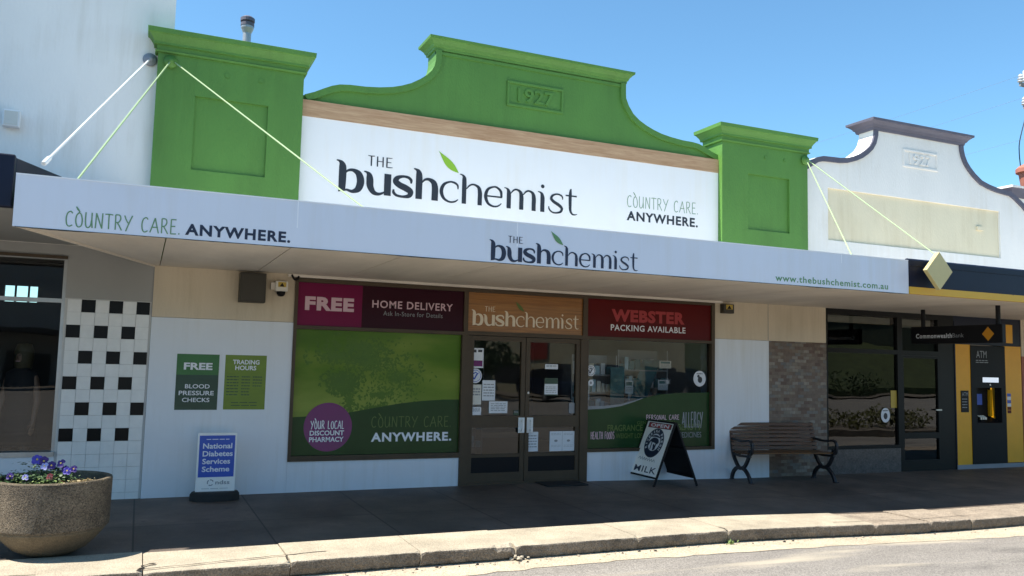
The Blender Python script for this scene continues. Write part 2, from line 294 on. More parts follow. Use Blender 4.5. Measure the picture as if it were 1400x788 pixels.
# ------------------------------------------------------------------ mesh helpers
class MB:
    def __init__(s): s.v = []; s.f = []; s.mi = []; s.m = 0
    def face(s, pts, mi=None):
        i = len(s.v); s.v += [tuple(p) for p in pts]; s.f.append(tuple(range(i, i+len(pts)))); s.mi.append(s.m if mi is None else mi)
    def raw(s, V, F):
        i = len(s.v); s.v += [tuple(p) for p in V]
        for f in F: s.f.append(tuple(i+k for k in f)); s.mi.append(s.m)
    def box(s, x0, x1, y0, y1, z0, z1):
        V = [(x, y, z) for z in (z0, z1) for y in (y0, y1) for x in (x0, x1)]
        s.raw(V, [(0, 2, 3, 1), (4, 5, 7, 6), (0, 1, 5, 4), (2, 6, 7, 3), (0, 4, 6, 2), (1, 3, 7, 5)]); return s
    def prism(s, poly, y0, y1):            # polygon in XZ, extruded in Y
        n = len(poly); V = [(x, y0, z) for x, z in poly]+[(x, y1, z) for x, z in poly]
        s.raw(V, [tuple(range(n)), tuple(range(2*n-1, n-1, -1))]+[(i, i+n, (i+1) % n+n, (i+1) % n) for i in range(n)]); return s
    def slab(s, poly, z0, z1):             # polygon in XY, extruded in Z
        n = len(poly); V = [(x, y, z0) for x, y in poly]+[(x, y, z1) for x, y in poly]
        s.raw(V, [tuple(range(n-1, -1, -1)), tuple(range(n, 2*n))]+[(i, (i+1) % n, (i+1) % n+n, i+n) for i in range(n)]); return s
    def rings(s, R, cap=True, closed=True):
        n = len(R[0]); i0 = len(s.v)
        for r in R: s.v += [tuple(p) for p in r]
        for k in range(len(R)-1):
            for j in range(n if closed else n-1):
                a = i0+k*n+j; b = i0+k*n+(j+1) % n
                s.f.append((a, b, b+n, a+n)); s.mi.append(s.m)
        if cap:
            s.f.append(tuple(i0+j for j in range(n-1, -1, -1))); s.mi.append(s.m)
            s.f.append(tuple(i0+(len(R)-1)*n+j for j in range(n))); s.mi.append(s.m)
        return s
    def tube(s, pts, r, n=8):
        pts = [Vector(p) for p in pts]; R = []; ref = None
        for i, p in enumerate(pts):
            d = (pts[min(i+1, len(pts)-1)]-pts[max(i-1, 0)]).normalized()
            if ref is None: ref = Vector((0, 0, 1)) if abs(d.z) < .9 else Vector((1, 0, 0))
            u = (ref-d*ref.dot(d)).normalized(); w = d.cross(u); ref = u
            rr = r[i] if isinstance(r, (list, tuple)) else r
            R.append([p+u*rr*math.cos(2*math.pi*k/n)+w*rr*math.sin(2*math.pi*k/n) for k in range(n)])
        return s.rings(R)
    def bar(s, pts, w, t, side):           # flat bar along a path: half-thickness t along 'side', half-width w in the plane
        pts = [Vector(p) for p in pts]; sd = Vector(side).normalized(); R = []
        for i, p in enumerate(pts):
            d = (pts[min(i+1, len(pts)-1)]-pts[max(i-1, 0)]).normalized(); u = sd.cross(d).normalized()
            R.append([p+u*w+sd*t, p-u*w+sd*t, p-u*w-sd*t, p+u*w-sd*t])
        return s.rings(R)
    def lathe(s, prof, c=(0, 0, 0), n=40, sx=1, sy=1):
        R = [[(c[0]+sx*r*math.cos(2*math.pi*k/n), c[1]+sy*r*math.sin(2*math.pi*k/n), c[2]+z) for k in range(n)] for r, z in prof]
        return s.rings(R)
    def cyl(s, a, b, r, n=16): return s.tube([a, b], r, n)
    def cornice(s, x0, x1, y0, y1, prof):  # prof: (overhang, z)
        return s.rings([[(x0-o, y0-o, z), (x1+o, y0-o, z), (x1+o, y1+o, z), (x0-o, y1+o, z)] for o, z in prof])
    def build(s, name, m, parent=None, smooth=False, bevel=0, local=False):
        ms = m if isinstance(m, (list, tuple)) else [m]
        if parent is not None: org = Vector((0, 0, 0)) if local else parent.location
        elif local: org = Vector((0, 0, 0))
        else:
            xs, ys, zs = zip(*s.v); org = Vector(((min(xs)+max(xs))/2, (min(ys)+max(ys))/2, min(zs)))
            if parent is None and False: pass
        me = bpy.data.meshes.new(name); me.from_pydata([tuple(Vector(p)-org) for p in s.v], [], s.f)
        for k in ms: me.materials.append(M[k] if isinstance(k, str) else k)
        me.polygons.foreach_set('material_index', s.mi)
        if smooth: me.polygons.foreach_set('use_smooth', [True]*len(me.polygons))
        me.update()
        o = bpy.data.objects.new(name, me); COL.objects.link(o)
        if parent is not None:
            # parts keep their parent's base as origin; sub-parts are offset by zero
            o.parent = parent
            while parent.parent is not None and not local and False: pass
        else: o.location = org
        if bevel:
            b = o.modifiers.new('bevel', 'BEVEL'); b.width = bevel; b.segments = 2; b.limit_method = 'ANGLE'; b.angle_limit = math.radians(40)
        return o

def world_org(p):
    o = Vector((0, 0, 0))
    while p is not None: o += p.location; p = p.parent
    return o
_build = MB.build
def build(s, name, m, parent=None, smooth=False, bevel=0, local=False):
    if parent is not None and not local:
        og = world_org(parent); s.v = [tuple(Vector(p)-og) for p in s.v]
        return _build(s, name, m, parent, smooth, bevel, True)
    return _build(s, name, m, parent, smooth, bevel, local)
MB.build = build

def tag(o, label=None, cat=None, group=None, kind=None):
    if label: o['label'] = label
    if cat: o['category'] = cat
    if group: o['group'] = group
    if kind: o['kind'] = kind
    return o
def thing(name, label, cat, loc=(0, 0, 0), rz=0, group=None):
    o = bpy.data.objects.new(name, None); COL.objects.link(o); o.location = loc; o.rotation_euler = (0, 0, rz); o.empty_display_size = .2
    return tag(o, label, cat, group)
def tree_copy(o, parent=None):
    c = o.copy(); COL.objects.link(c)
    if parent: c.parent = parent
    for ch in list(o.children): tree_copy(ch, c)
    return c

# ---- writing
_tc = {}
def text2d(s, bold=0, space=1):
    k = (s, bold, space)
    if k in _tc: return _tc[k]
    cu = bpy.data.curves.new('t', 'FONT'); cu.body = s; cu.size = 1; cu.offset = bold; cu.space_character = space; cu.resolution_u = 3
    ob = bpy.data.objects.new('t', cu); COL.objects.link(ob)
    dg = bpy.context.evaluated_depsgraph_get(); me = ob.evaluated_get(dg).to_mesh()
    V = [(v.co.x, v.co.y) for v in me.vertices]; F = [tuple(p.vertices) for p in me.polygons]
    ob.evaluated_get(dg).to_mesh_clear(); bpy.data.objects.remove(ob); bpy.data.curves.remove(cu)
    xs = [v[0] for v in V]; ys = [v[1] for v in V]; x0, x1, y0, y1 = min(xs), max(xs), min(ys), max(ys)
    V = [((x-x0)/(x1-x0), (y-y0)/(y1-y0)) for x, y in V]
    _tc[k] = (V, F); return _tc[k]

def cat_curve(P, n=7):
    P = [Vector(p) for p in P]
    if len(P) < 3: return P
    Q = [2*P[0]-P[1]]+P+[2*P[-1]-P[-2]]; out = []
    for i in range(1, len(Q)-2):
        for k in range(n):
            t = k/n; a, b, c, d = Q[i-1], Q[i], Q[i+1], Q[i+2]
            out.append(.5*((2*b)+(c-a)*t+(2*a-5*b+4*c-d)*t*t+(3*b-a-3*c+d)*t**3))
    out.append(P[-1]); return out
def stroke2d(P, curve=True, n=7):          # P: (x, y, width) -> strip quads
    Q = cat_curve(P, n) if curve else [Vector(p) for p in P]
    L = []; R = []
    for i, p in enumerate(Q):
        a = Q[max(i-1, 0)]; b = Q[min(i+1, len(Q)-1)]; d = Vector((b.x-a.x, b.y-a.y))
        if d.length < 1e-9: d = Vector((1, 0))
        d.normalize(); nx, ny = -d.y, d.x; w = max(p.z, .01)/2
        L.append((p.x+nx*w, p.y+ny*w)); R.append((p.x-nx*w, p.y-ny*w))
    n = len(Q); return L+R, [(i, n+i, n+i+1, i+1) for i in range(n-1)]

class Plane:                               # writing surface: O + u*x + v*y, lifted along the normal
    def __init__(s, O, u=(1, 0, 0), v=(0, 0, 1)):
        s.O = Vector(O); s.u = Vector(u); s.v = Vector(v); s.n = s.u.cross(s.v).normalized()
    def p(s, x, y, h=0): return s.O+s.u*x+s.v*y+s.n*h
def wr(mb, pl, s, x0, x1, y0, y1, bold=0, h=.002, space=1):
    V, F = text2d(s, bold, space)
    mb.raw([pl.p(x0+a*(x1-x0), y0+b*(y1-y0), h) for a, b in V], F)
def rect(mb, pl, x0, x1, y0, y1, h=.002):
    mb.face([pl.p(x0, y0, h), pl.p(x1, y0, h), pl.p(x1, y1, h), pl.p(x0, y1, h)])
def poly(mb, pl, P, h=.002): mb.face([pl.p(x, y, h) for x, y in P])
def disc(mb, pl, cx, cy, rx, ry=None, h=.002, n=28):
    ry = ry or rx; mb.face([pl.p(cx+rx*math.cos(2*math.pi*k/n), cy+ry*math.sin(2*math.pi*k/n), h) for k in range(n)])
def ring(mb, pl, cx, cy, r0, r1, h=.002, n=28, ky=1):
    for k in range(n):
        a = 2*math.pi*k/n; b = 2*math.pi*(k+1)/n
        mb.face([pl.p(cx+r*math.cos(t), cy+r*ky*math.sin(t), h) for r, t in ((r0, a), (r1, a), (r1, b), (r0, b))])
def strokes(mb, pl, S, x0, y0, sx, sy, h=.002, curve=True):
    for i, P in enumerate(S):
        V, F = stroke2d(P, curve); hh = h+i*.0003
        mb.raw([pl.p(x0+a*sx, y0+b*sy, hh) for a, b in V], F)
def lines(mb, pl, x0, x1, y, n, dy, th, seed=1, h=.002, gap=.0):
    rr = random.Random(seed)
    for k in range(n):
        xx = x0
        while xx < x1-.004:
            w = min(rr.uniform(.25, .6)*(x1-x0)*.6, x1-xx); rect(mb, pl, xx, xx+w, y-k*dy-th, y-k*dy, h); xx += w+(x1-x0)*.05+gap

# logo letters (x-height 1): b = heavy, l = light
def logo_letters():
    G = {}
    def stem(x, w, top, flick=True, fl=.26):
        if flick: return [(x-fl, top-.005, .05), (x-fl*.55, top-.03, .09), (x-.07*w/.3, top-.12, w*.72), (x, top-.30, w), (x, .35, w), (x, .0, w)]
        return [(x, top, w), (x, top*.5, w), (x, 0, w)]
    w, t = .30, .11
    G['b'] = [[(-.06, 1.385, .05), (.05, 1.36, .10), (.155, 1.26, .22), (.2, 1.05, w), (.2, .4, w), (.19, .06, w*.9)],
              [(.30, .82, .05), (.42, .96, .10), (.62, 1.0, .15), (.86, .86, .27), (.95, .52, .31), (.86, .17, .27), (.62, .03, .15), (.38, .08, .10), (.16, .0, .05)],
              [(.05, -.03, .02), (.12, .05, .14), (.16, .2, .2)]]
    G['u'] = [[(-.06, 1.01, .05), (.06, .98, .10), (.16, .87, .23), (.20, .66, w), (.22, .36, .29), (.36, .1, .22), (.58, .03, .14), (.80, .12, .08), (.86, .2, .05)],
              [(.97, 1.0, w), (.97, .5, w), (.97, .0, w)]]
    G['s'] = [[(.86, .68, .07), (.85, .84, .13), (.72, .95, .13), (.48, .97, .12), (.25, .88, .2), (.18, .71, .27), (.34, .56, .29), (.62, .44, .30), (.83, .3, .27), (.78, .1, .2), (.52, .03, .12), (.24, .06, .12), (.1, .18, .13), (.09, .33, .07)]]
    G['h'] = [[(-.06, 1.40, .05), (.05, 1.375, .10), (.155, 1.28, .22), (.2, 1.05, w), (.2, .4, w), (.2, .0, w)],
              [(.32, .76, .05), (.46, .93, .10), (.66, .97, .15), (.88, .84, .26), (.95, .58, w), (.95, .25, w), (.95, .0, w)]]
    w, t = .185, .07
    L = {}
    L['c'] = [[(.88, .66, .05), (.86, .84, .09), (.72, .95, .10), (.50, .97, .085), (.24, .82, .13), (.13, .50, .165), (.24, .17, .13), (.50, .02, .09), (.74, .05, .08), (.90, .17, .04)]]
    L['h'] = [[(-.05, 1.40, .04), (.05, 1.375, .07), (.13, 1.29, .13), (.15, 1.1, w), (.15, .4, w), (.15, .0, w)],
              [(.24, .72, .04), (.40, .92, .075), (.58, .965, .09), (.77, .85, .14), (.83, .6, w), (.83, .25, w), (.83, .0, w)]]
    L['e'] = [[(.12, .50, .075), (.5, .50, .075), (.93, .50, .085)],
              [(.90, .50, .10), (.86, .78, .13), (.68, .95, .10), (.48, .965, .085), (.22, .82, .13), (.12, .48, .165), (.24, .15, .13), (.50, .02, .09), (.74, .06, .07), (.90, .2, .04)]]
    L['m'] = [[(-.06, 1.0, .04), (.04, .975, .07), (.12, .89, .13), (.15, .7, w), (.15, .35, w), (.15, .0, w)],
              [(.22, .74, .04), (.36, .92, .075), (.50, .965, .09), (.66, .86, .14), (.71, .62, w), (.71, .3, w), (.71, .0, w)],
              [(.78, .74, .04), (.92, .92, .075), (1.06, .965, .09), (1.22, .86, .14), (1.27, .62, w), (1.27, .3, w), (1.27, .0, w)]]
    L['i'] = [[(-.06, 1.0, .04), (.04, .975, .07), (.12, .89, .13), (.15, .7, w), (.15, .35, w), (.15, .0, w)],
              [(.07, 1.28, .03), (.10, 1.28, .15), (.15, 1.28, .19), (.20, 1.28, .15), (.23, 1.28, .03)]]
    L['s'] = [[(.78, .72, .04), (.76, .86, .075), (.64, .95, .08), (.44, .965, .08), (.24, .87, .11), (.18, .71, .14), (.32, .57, .155), (.56, .44, .16), (.74, .28, .14), (.68, .1, .11), (.44, .02, .08), (.22, .05, .08), (.08, .18, .075), (.05, .32, .04)]]
    L['t'] = [[(.30, 1.32, .05), (.27, 1.22, .13), (.25, 1.0, w), (.25, .55, w), (.27, .22, .15), (.38, .05, .10), (.56, .02, .06), (.70, .06, .03)],
              [(-.04, .96, .07), (.3, .96, .07), (.66, .96, .08)]]
    return G, L
GB, GL = logo_letters()
# letter boxes as fractions of the whole word, measured from the wall sign
LOGO = [('b', GB, 0, .101), ('u', GB, .103, .203), ('s', GB, .216, .291), ('h', GB, .294, .389), ('c', GL, .403, .478), ('h', GL, .480, .572), ('e', GL, .587, .664),
        ('m', GL, .669, .806), ('i', GL, .817, .849), ('s', GL, .867, .932), ('t', GL, .943, 1.0)]
def logo(pl, x0, x1, y0, xh, ink, leaf, parent, h=.003, the=True):
    W = x1-x0; mb = MB(); k = 0
    for ch, G, a, b in LOGO:
        S = G[ch]; xs = [p[0]-p[2]*.3 for s in S for p in s]+[p[0]+p[2]*.3 for s in S for p in s]
        mn, mx = min(xs), max(xs); sx = (b-a)*W/(mx-mn)
        strokes(mb, pl, S, x0+a*W-mn*sx, y0, sx, xh, h+(k % 2)*.0012); k += 1
    if the:                                # flared capitals THE
        tx0, tx1 = x0+.117*W, x0+.212*W; ty = y0+xh*1.29; th = xh*.47; u = (tx1-tx0)/2.55
        T = [[(0, 1, .05), (.32, .97, .10), (.7, 1, .07)], [(.36, .97, .13), (.36, .5, .14), (.36, 0, .13)],
             [(.98, 1, .13), (.98, .5, .14), (.98, 0, .13)], [(1.55, 1, .13), (1.55, .5, .14), (1.55, 0, .13)], [(1.0, .53, .07), (1.55, .53, .07)],
             [(1.95, 1, .13), (1.95, .5, .14), (1.95, 0, .13)], [(1.92, .97, .07), (2.25, .96, .07), (2.5, .98, .05)], [(1.95, .53, .07), (2.4, .53, .06)], [(1.92, .03, .07), (2.25, .03, .08), (2.55, .06, .05)]]
        strokes(mb, pl, T, tx0, ty, u, th, h)
    mb.build('lettering', ink, parent)
    lf = MB(); lx, ly = x0+.397*W, y0+xh*1.62; dx, dy = .082*W, -xh*.0
    A = Vector((x0+.392*W, y0+xh*2.38)); B = Vector((x0+.476*W, y0+xh*1.44)); d = B-A; nrm = Vector((-d.y, d.x)).normalized()
    up_, lo = [], []
    for i in range(11):
        t = i/10; e = d.length*.13*math.sin(math.pi*t**1.25)
        up_.append(A+d*t+nrm*(e*.75)); lo.append(A+d*t-nrm*(e*1.25))
    pts = up_+lo[::-1][1:-1]
    poly(lf, pl, [(p.x, p.y) for p in pts], h+.002)
    lf.build('leaf_emblem', leaf, parent)

# hand-drawn tall capitals
HW = {'A': (.62, [[(0, 0), (.14, .4), (.33, 1.0)], [(.33, 1), (.46, .5), (.6, -.02)], [(.1, .36), (.55, .38)]]),
 'C': (.52, [[(.46, .86), (.34, .98), (.14, .85), (.06, .5), (.12, .12), (.28, .0), (.48, .1)]]),
 'O': (.52, [[(.26, .95), (.1, .75), (.05, .4), (.15, .06), (.3, .0), (.44, .12), (.48, .45), (.4, .8), (.26, .95)]]),
 'U': (.56, [[(.06, 1), (.05, .5), (.1, .1), (.24, .0), (.4, .15), (.46, .5)], [(.47, 1), (.47, .5), (.52, 0)]]),
 'N': (.55, [[(.05, 0), (.07, .5), (.08, 1)], [(.08, 1), (.3, .45), (.48, .02)], [(.48, 0), (.49, .5), (.5, 1.02)]]),
 'T': (.52, [[(0, .97), (.26, .99), (.54, .97)], [(.26, .98), (.26, .5), (.27, 0)]]),
 'R': (.54, [[(.08, 0), (.08, .5), (.07, 1)], [(.07, 1), (.34, .98), (.42, .75), (.3, .52), (.08, .47)], [(.2, .48), (.36, .25), (.52, -.02)]]),
 'Y': (.56, [[(.02, 1), (.14, .72), (.28, .5)], [(.56, 1.02), (.38, .6), (.14, -.05)]]),
 'E': (.48, [[(.08, 1), (.07, .5), (.07, 0)], [(.07, .99), (.44, 1)], [(.07, .52), (.38, .54)], [(.07, .01), (.46, .03)]]),
 'L': (.44, [[(.08, 1), (.07, .5), (.07, 0)], [(.07, .01), (.42, .03)]]),
 'P': (.5, [[(.08, 0), (.08, .5), (.07, 1)], [(.07, 1), (.36, .98), (.44, .75), (.3, .5), (.08, .45)]]),
 'S': (.48, [[(.42, .86), (.28, 1), (.08, .85), (.14, .6), (.38, .4), (.4, .15), (.22, 0), (.04, .12)]]),
 'H': (.55, [[(.07, 0), (.07, 1)], [(.48, 0), (.48, 1)], [(.07, .5), (.48, .53)]]),
 'F': (.46, [[(.08, 1), (.07, .5), (.07, 0)], [(.07, .99), (.44, 1)], [(.07, .52), (.38, .54)]]),
 'D': (.54, [[(.07, 0), (.07, 1)], [(.07, 1), (.36, .9), (.47, .5), (.34, .1), (.07, 0)]]),
 'G': (.54, [[(.46, .86), (.34, .98), (.14, .85), (.06, .5), (.12, .12), (.28, .0), (.46, .12), (.47, .42)], [(.28, .43), (.5, .43)]]),
 '.': (.2, [[(.06, .0), (.06, .06), (.07, .1)]]), ' ': (.38, [])}
def hand(mb, pl, s, x0, x1, y0, y1, w=.07, h=.002, tick=None):
    W = sum(HW[c][0]+.12 for c in s)-.12; sx = (x1-x0)/W; sy = y1-y0; x = 0; k = 0
    for i, c in enumerate(s):
        for st in HW[c][1]:
            V, F = stroke2d([(a*sx, b*sy, w*sy) for a, b in st], len(st) > 2, 5)
            mb.raw([pl.p(x0+x*sx+a, y0+b, h+(k % 4)*.0003) for a, b in V], F); k += 1
        if tick is not None and i == tick:
            V, F = stroke2d([(.04*sx, 1.32*sy, .02*sy), (.16*sx, 1.15*sy, w*1.9*sy), (.30*sx, .98*sy, .03*sy)], True, 5)
            mb.raw([pl.p(x0+x*sx+a, y0+b, h+.001) for a, b in V], F)
        x += HW[c][0]+.12

def g(x, y=0):                             # the street falls a little to the right
    t = min(max((x-.3)/4.0, 0), 1); t = t*t*(3-2*t); return -.055*t*(1+.45*min(max(-y/3.6, 0), 1))

# ------------------------------------------------------------------ ground
def sheet(name, m, xs, y0, y1, zoff, ny=1, kind='structure'):
    mb = MB(); ys = [y0+(y1-y0)*k/ny for k in range(ny+1)]
    V = [(x, y, g(x, y)+zoff) for y in ys for x in xs]; n = len(xs)
    mb.raw(V, [(j*n+i, j*n+i+1, (j+1)*n+i+1, (j+1)*n+i) for j in range(ny) for i in range(n-1)])
    o = mb.build(name, m); o['kind'] = kind; return o
XS = [-120, -60, -30]+[-20+.5*k for k in range(101)]+[45, 80, 150]
gm = MB(); gm.face([(-1500, -1500, -.42), (1500, -1500, -.42), (1500, 1500, -.42), (-1500, 1500, -.42)]); tag(gm.build('ground', 'bowl'), kind='structure')
sheet('footpath', 'footpath', XS, -2.95, .35, 0, 4)
sheet('road', 'asphalt', XS, -33.0, -3.80, -.132, 8)
mb = MB(); rr = random.Random(3)           # sandy gutter with a ragged outer edge
xs = [-30+.12*k for k in range(580)]
P0 = [(x, -3.50) for x in xs]; P1 = [(x, -3.90-.035*max(min((x+3)/6, 1), -1)-.03*math.sin(x*1.7)-rr.uniform(0, .05)) for x in xs]
V = [(x, y, g(x, y)-.126) for x, y in P0]+[(x, y, g(x, y)-.128) for x, y in P1]; n = len(xs)
mb.raw(V, [(i, n+i, n+i+1, i+1) for i in range(n-1)]); tag(mb.build('gutter', 'gutter'), kind='structure')

def kerb():
    rr = random.Random(11); mb = MB()
    cuts = [-30, -24, -18, -12, -8.2, -4.82, -3.72, -2.62, -1.72, -.42, .66, 2.68, 3.55, 4.25, 5.6, 7.2, 9.2, 12, 16, 22, 30, 40]
    for a, b in zip(cuts[:-1], cuts[1:]):
        mb.m = 1 if a > 2.6 else 0
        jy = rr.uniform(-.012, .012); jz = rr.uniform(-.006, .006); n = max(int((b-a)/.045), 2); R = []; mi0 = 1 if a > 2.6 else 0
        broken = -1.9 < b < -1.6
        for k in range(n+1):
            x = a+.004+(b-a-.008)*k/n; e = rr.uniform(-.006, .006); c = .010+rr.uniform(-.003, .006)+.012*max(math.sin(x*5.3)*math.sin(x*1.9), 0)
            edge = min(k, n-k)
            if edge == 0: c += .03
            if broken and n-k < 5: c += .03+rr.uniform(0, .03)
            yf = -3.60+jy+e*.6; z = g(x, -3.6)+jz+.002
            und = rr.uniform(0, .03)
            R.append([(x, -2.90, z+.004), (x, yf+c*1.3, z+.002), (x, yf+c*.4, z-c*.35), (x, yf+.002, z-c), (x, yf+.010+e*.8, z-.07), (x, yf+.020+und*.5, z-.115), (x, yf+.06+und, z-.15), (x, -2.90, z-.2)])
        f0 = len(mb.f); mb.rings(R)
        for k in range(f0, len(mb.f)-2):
            if (k-f0) % 8 in (2, 3, 4, 5): mb.mi[k] = 2  # front faces get the shade-darkened slot
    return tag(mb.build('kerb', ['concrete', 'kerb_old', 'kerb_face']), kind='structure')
kerb()
cr = MB(); rr = random.Random(21)          # hairline cracks along the kerb top
def crack(P, w):
    Q = []
    for (a, b) in zip(P[:-1], P[1:]):
        for k in range(8): t = k/8; Q.append((a[0]+(b[0]-a[0])*t+rr.uniform(-.012, .012), a[1]+(b[1]-a[1])*t+rr.uniform(-.012, .012), w*rr.uniform(.3, 1.3)))
    V, F = stroke2d(Q, False); cr.raw([(x, y, g(x, -3.6)+.0115) for x, y in V], F)
crack([(-4.85, -3.52), (-4.0, -3.40), (-3.3, -3.33)], .016); crack([(-4.84, -3.57), (-4.82, -3.40), (-4.72, -3.33)], .03)
crack([(-6.6, -3.42), (-5.4, -3.46)], .014); crack([(2.2, -3.45), (3.6, -3.43), (4.6, -3.38)], .010); crack([(-3.74, -3.57), (-3.72, -3.35)], .012); crack([(.66, -3.58), (.66, -3.4)], .009)
tag(cr.build('kerb_crack', 'soil'), kind='structure')
db = MB(); rr = random.Random(5)           # grit and leaf litter in the gutter
for _ in range(420):
    x = rr.uniform(-6, 9); y = -3.57-abs(rr.gauss(0, .09)); r = rr.uniform(.004, .015); z = g(x, y)-.125
    a = rr.uniform(0, 6.28); db.face([(x+r*math.cos(a+q)*rr.uniform(.6, 1.5), y+r*math.sin(a+q), z+rr.uniform(0, .008)) for q in (0, 2.1, 4.2)], rr.randint(0, 1))
def lump(x, y, z, r, mi):
    db.m = mi; R_ = [[(x+q*r*math.cos(k*1.047+rr.uniform(-.2, .2))*rr.uniform(.7, 1.3), y+q*r*math.sin(k*1.047)*rr.uniform(.7, 1.2), z+h*r) for k in range(6)] for q, h in ((.9, 0), (1, .45), (.5, .85))]
    db.rings(R_)
for _ in range(12): lump(-1.70+rr.gauss(0, .05), -3.61+rr.gauss(0, .02), g(-1.7, -3.6)-.13+abs(rr.gauss(0, .02)), rr.uniform(.010, .026), 2)
for _ in range(60): x = rr.uniform(-3.2, 4.2); lump(x, -3.63-abs(rr.gauss(0, .03)), g(x, -3.6)-.128, rr.uniform(.005, .018), rr.choice((0, 2, 2)))
tag(db.build('gutter_litter', ['soil', 'straw', 'concrete']), 'dry leaf litter and grit lying in the sandy gutter', 'litter', kind='stuff')

# ------------------------------------------------------------------ interiors and left white building
wb = thing('white_building', 'tall white painted building on the left with checkered tile pier', 'building', (-8.4, .15, 0))
m = MB(); m.box(-14, -4.775, 0, .3, 2.86, 7.4); m.build('upper_wall', 'white_wall', wb)
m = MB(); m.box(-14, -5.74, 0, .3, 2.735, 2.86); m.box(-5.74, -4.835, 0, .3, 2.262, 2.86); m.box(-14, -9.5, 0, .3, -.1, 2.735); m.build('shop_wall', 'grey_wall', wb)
m = MB(); m.box(-9.5, -5.74, -.012, .3, -.1, .50); m.build('stall_riser', 'cladding', wb)
m = MB(); m.box(-9.5, -5.742, -.035, .2, .50, .55); m.build('window_sill', 'alu', wb)
m = MB(); m.m = 1; m.box(-5.74, -4.835, .006, .3, -.1, 2.262); m.m = 0
t = .1425
for i in range(6):
    for j in range(16):
        x0 = -5.712+i*t; z1 = 2.252-j*.145; z0 = z1-.145
        if z0 < -.12: continue
        blk = (j % 2 == 0) and j <= 10 and ((i % 2 == 1) if (j//2) % 2 == 0 else (i % 2 == 0))
        m.m = 2 if blk else 0; e = random.uniform(0, .0012)
        q = [random.uniform(.0008, .0022) for _ in range(4)]; m.box(x0+q[0], x0+t-q[1], -.004+e, .004, z0+q[2], z1-q[3])
m.build('tile_facing', ['tile_white', 'grout', 'tile_black'], wb)
wf = MB(); wf.box(-9.5, -5.74, .02, .10, 2.69, 2.735); wf.box(-5.775, -5.74, .02, .1, .55, 2.69); wf.box(-9.5, -5.775, .0, .09, 2.205, 2.25); wf.box(-7.9, -7.86, .02, .1, .55, 2.205)
wfo = wf.build('window_frame', 'alu', wb)
m = MB(); m.box(-9.5, -5.742, -.03, .02, 2.70, 2.733); m.build('frame_head', 'bronze', wb)
m = MB(); m.face([(-9.5, .05, .55), (-5.775, .05, .55), (-5.775, .05, 2.69), (-9.5, .05, 2.69)]); m.build('window_pane', 'glass', wfo)
m = MB(); m.box(-14, -4.9, .3, 6, -.02, 0); m.build('shop_floor', 'floor_in', wb)
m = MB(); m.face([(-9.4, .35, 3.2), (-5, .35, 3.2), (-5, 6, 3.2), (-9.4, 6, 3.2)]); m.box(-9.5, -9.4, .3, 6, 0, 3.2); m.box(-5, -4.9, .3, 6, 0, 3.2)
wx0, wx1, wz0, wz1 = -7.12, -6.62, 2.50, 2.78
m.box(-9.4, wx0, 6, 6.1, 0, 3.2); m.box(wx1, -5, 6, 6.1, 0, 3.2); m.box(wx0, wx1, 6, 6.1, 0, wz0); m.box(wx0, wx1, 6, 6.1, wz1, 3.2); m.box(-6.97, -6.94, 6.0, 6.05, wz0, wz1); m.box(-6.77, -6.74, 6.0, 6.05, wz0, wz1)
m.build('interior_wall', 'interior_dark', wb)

# ------------------------------------------------------------------ green shop
ch = thing('green_shop_building', 'green fronted shop with curved parapet dated 1927 and white sign', 'building', (0.05, .15, 0))
PL = [(-3.20, 5.0), (-3.08, 5.05), (-2.96, 5.115), (-2.86, 5.165), (-2.76, 5.198), (-2.62, 5.215), (-2.42, 5.222), (-2.23, 5.243), (-2.06, 5.275), (-1.93, 5.315), (-1.80, 5.37), (-1.68, 5.445), (-1.59, 5.515), (-1.52, 5.59), (-1.48, 5.67), (-1.465, 5.76)]
PR = [(1.555, 5.76), (1.56, 5.67), (1.61, 5.56), (1.69, 5.45), (1.80, 5.365), (1.93, 5.30), (2.06, 5.25), (2.2, 5.21), (2.38, 5.18), (2.6, 5.158), (2.78, 5.155), (2.9, 5.14), (3.02, 5.10), (3.15, 5.045), (3.30, 4.995)]
outl = PL+[(-1.465, 5.93), (1.555, 5.93)]+PR
m = MB(); m.prism([(-3.25, 2.75), (-3.25, 4.98)]+outl+[(3.30, 2.75)], 0, .32); m.build('parapet_wall', 'green', ch)
def band(pts, w):
    n = len(pts); L = []
    for i, p in enumerate(pts):
        a = Vector(pts[max(i-1, 0)]); b = Vector(pts[min(i+1, n-1)]); d = (b-a).normalized(); L.append((p[0]+d.y*w, p[1]-d.x*w))
    return L
def rib(mb, pts, w, y0, y1, lift=.008):
    up_ = band(pts, -lift); dn = band(pts, w); R = [[(a[0], y0, a[1]), (a[0], y1, a[1]), (b[0], y1, b[1]), (b[0], y0, b[1])] for a, b in zip(up_, dn)]
    mb.rings(R)
for q in (PL+[(-1.465, 5.90)], [(1.555, 5.90)]+PR): m = MB(); rib(m, q, .085, -.035, -.0005, 0); m.build('parapet_coping', 'green', ch)
m = MB(); m.box(-1.465, 1.555, -.02, .01, 5.84, 5.88)
m.cornice(-1.465, 1.555, .0, .33, [(.02, 5.90), (.025, 5.935), (.035, 5.94), (.05, 5.975), (.09, 6.02), (.11, 6.03), (.115, 6.065), (.09, 6.075)]); m.build('parapet_cornice', 'green', ch)
m = MB(); x0, x1, z0, z1 = -.352, .475, 5.315, 5.612; w = .035
m.box(x0-w, x1+w, -.022, .002, z1, z1+w); m.box(x0-w, x1+w, -.022, .002, z0-w, z0); m.box(x0-w, x0, -.0215, .002, z0, z1); m.box(x1, x1+w, -.0215, .002, z0, z1)
pq = m.build('date_plaque', 'green', ch, bevel=.004)
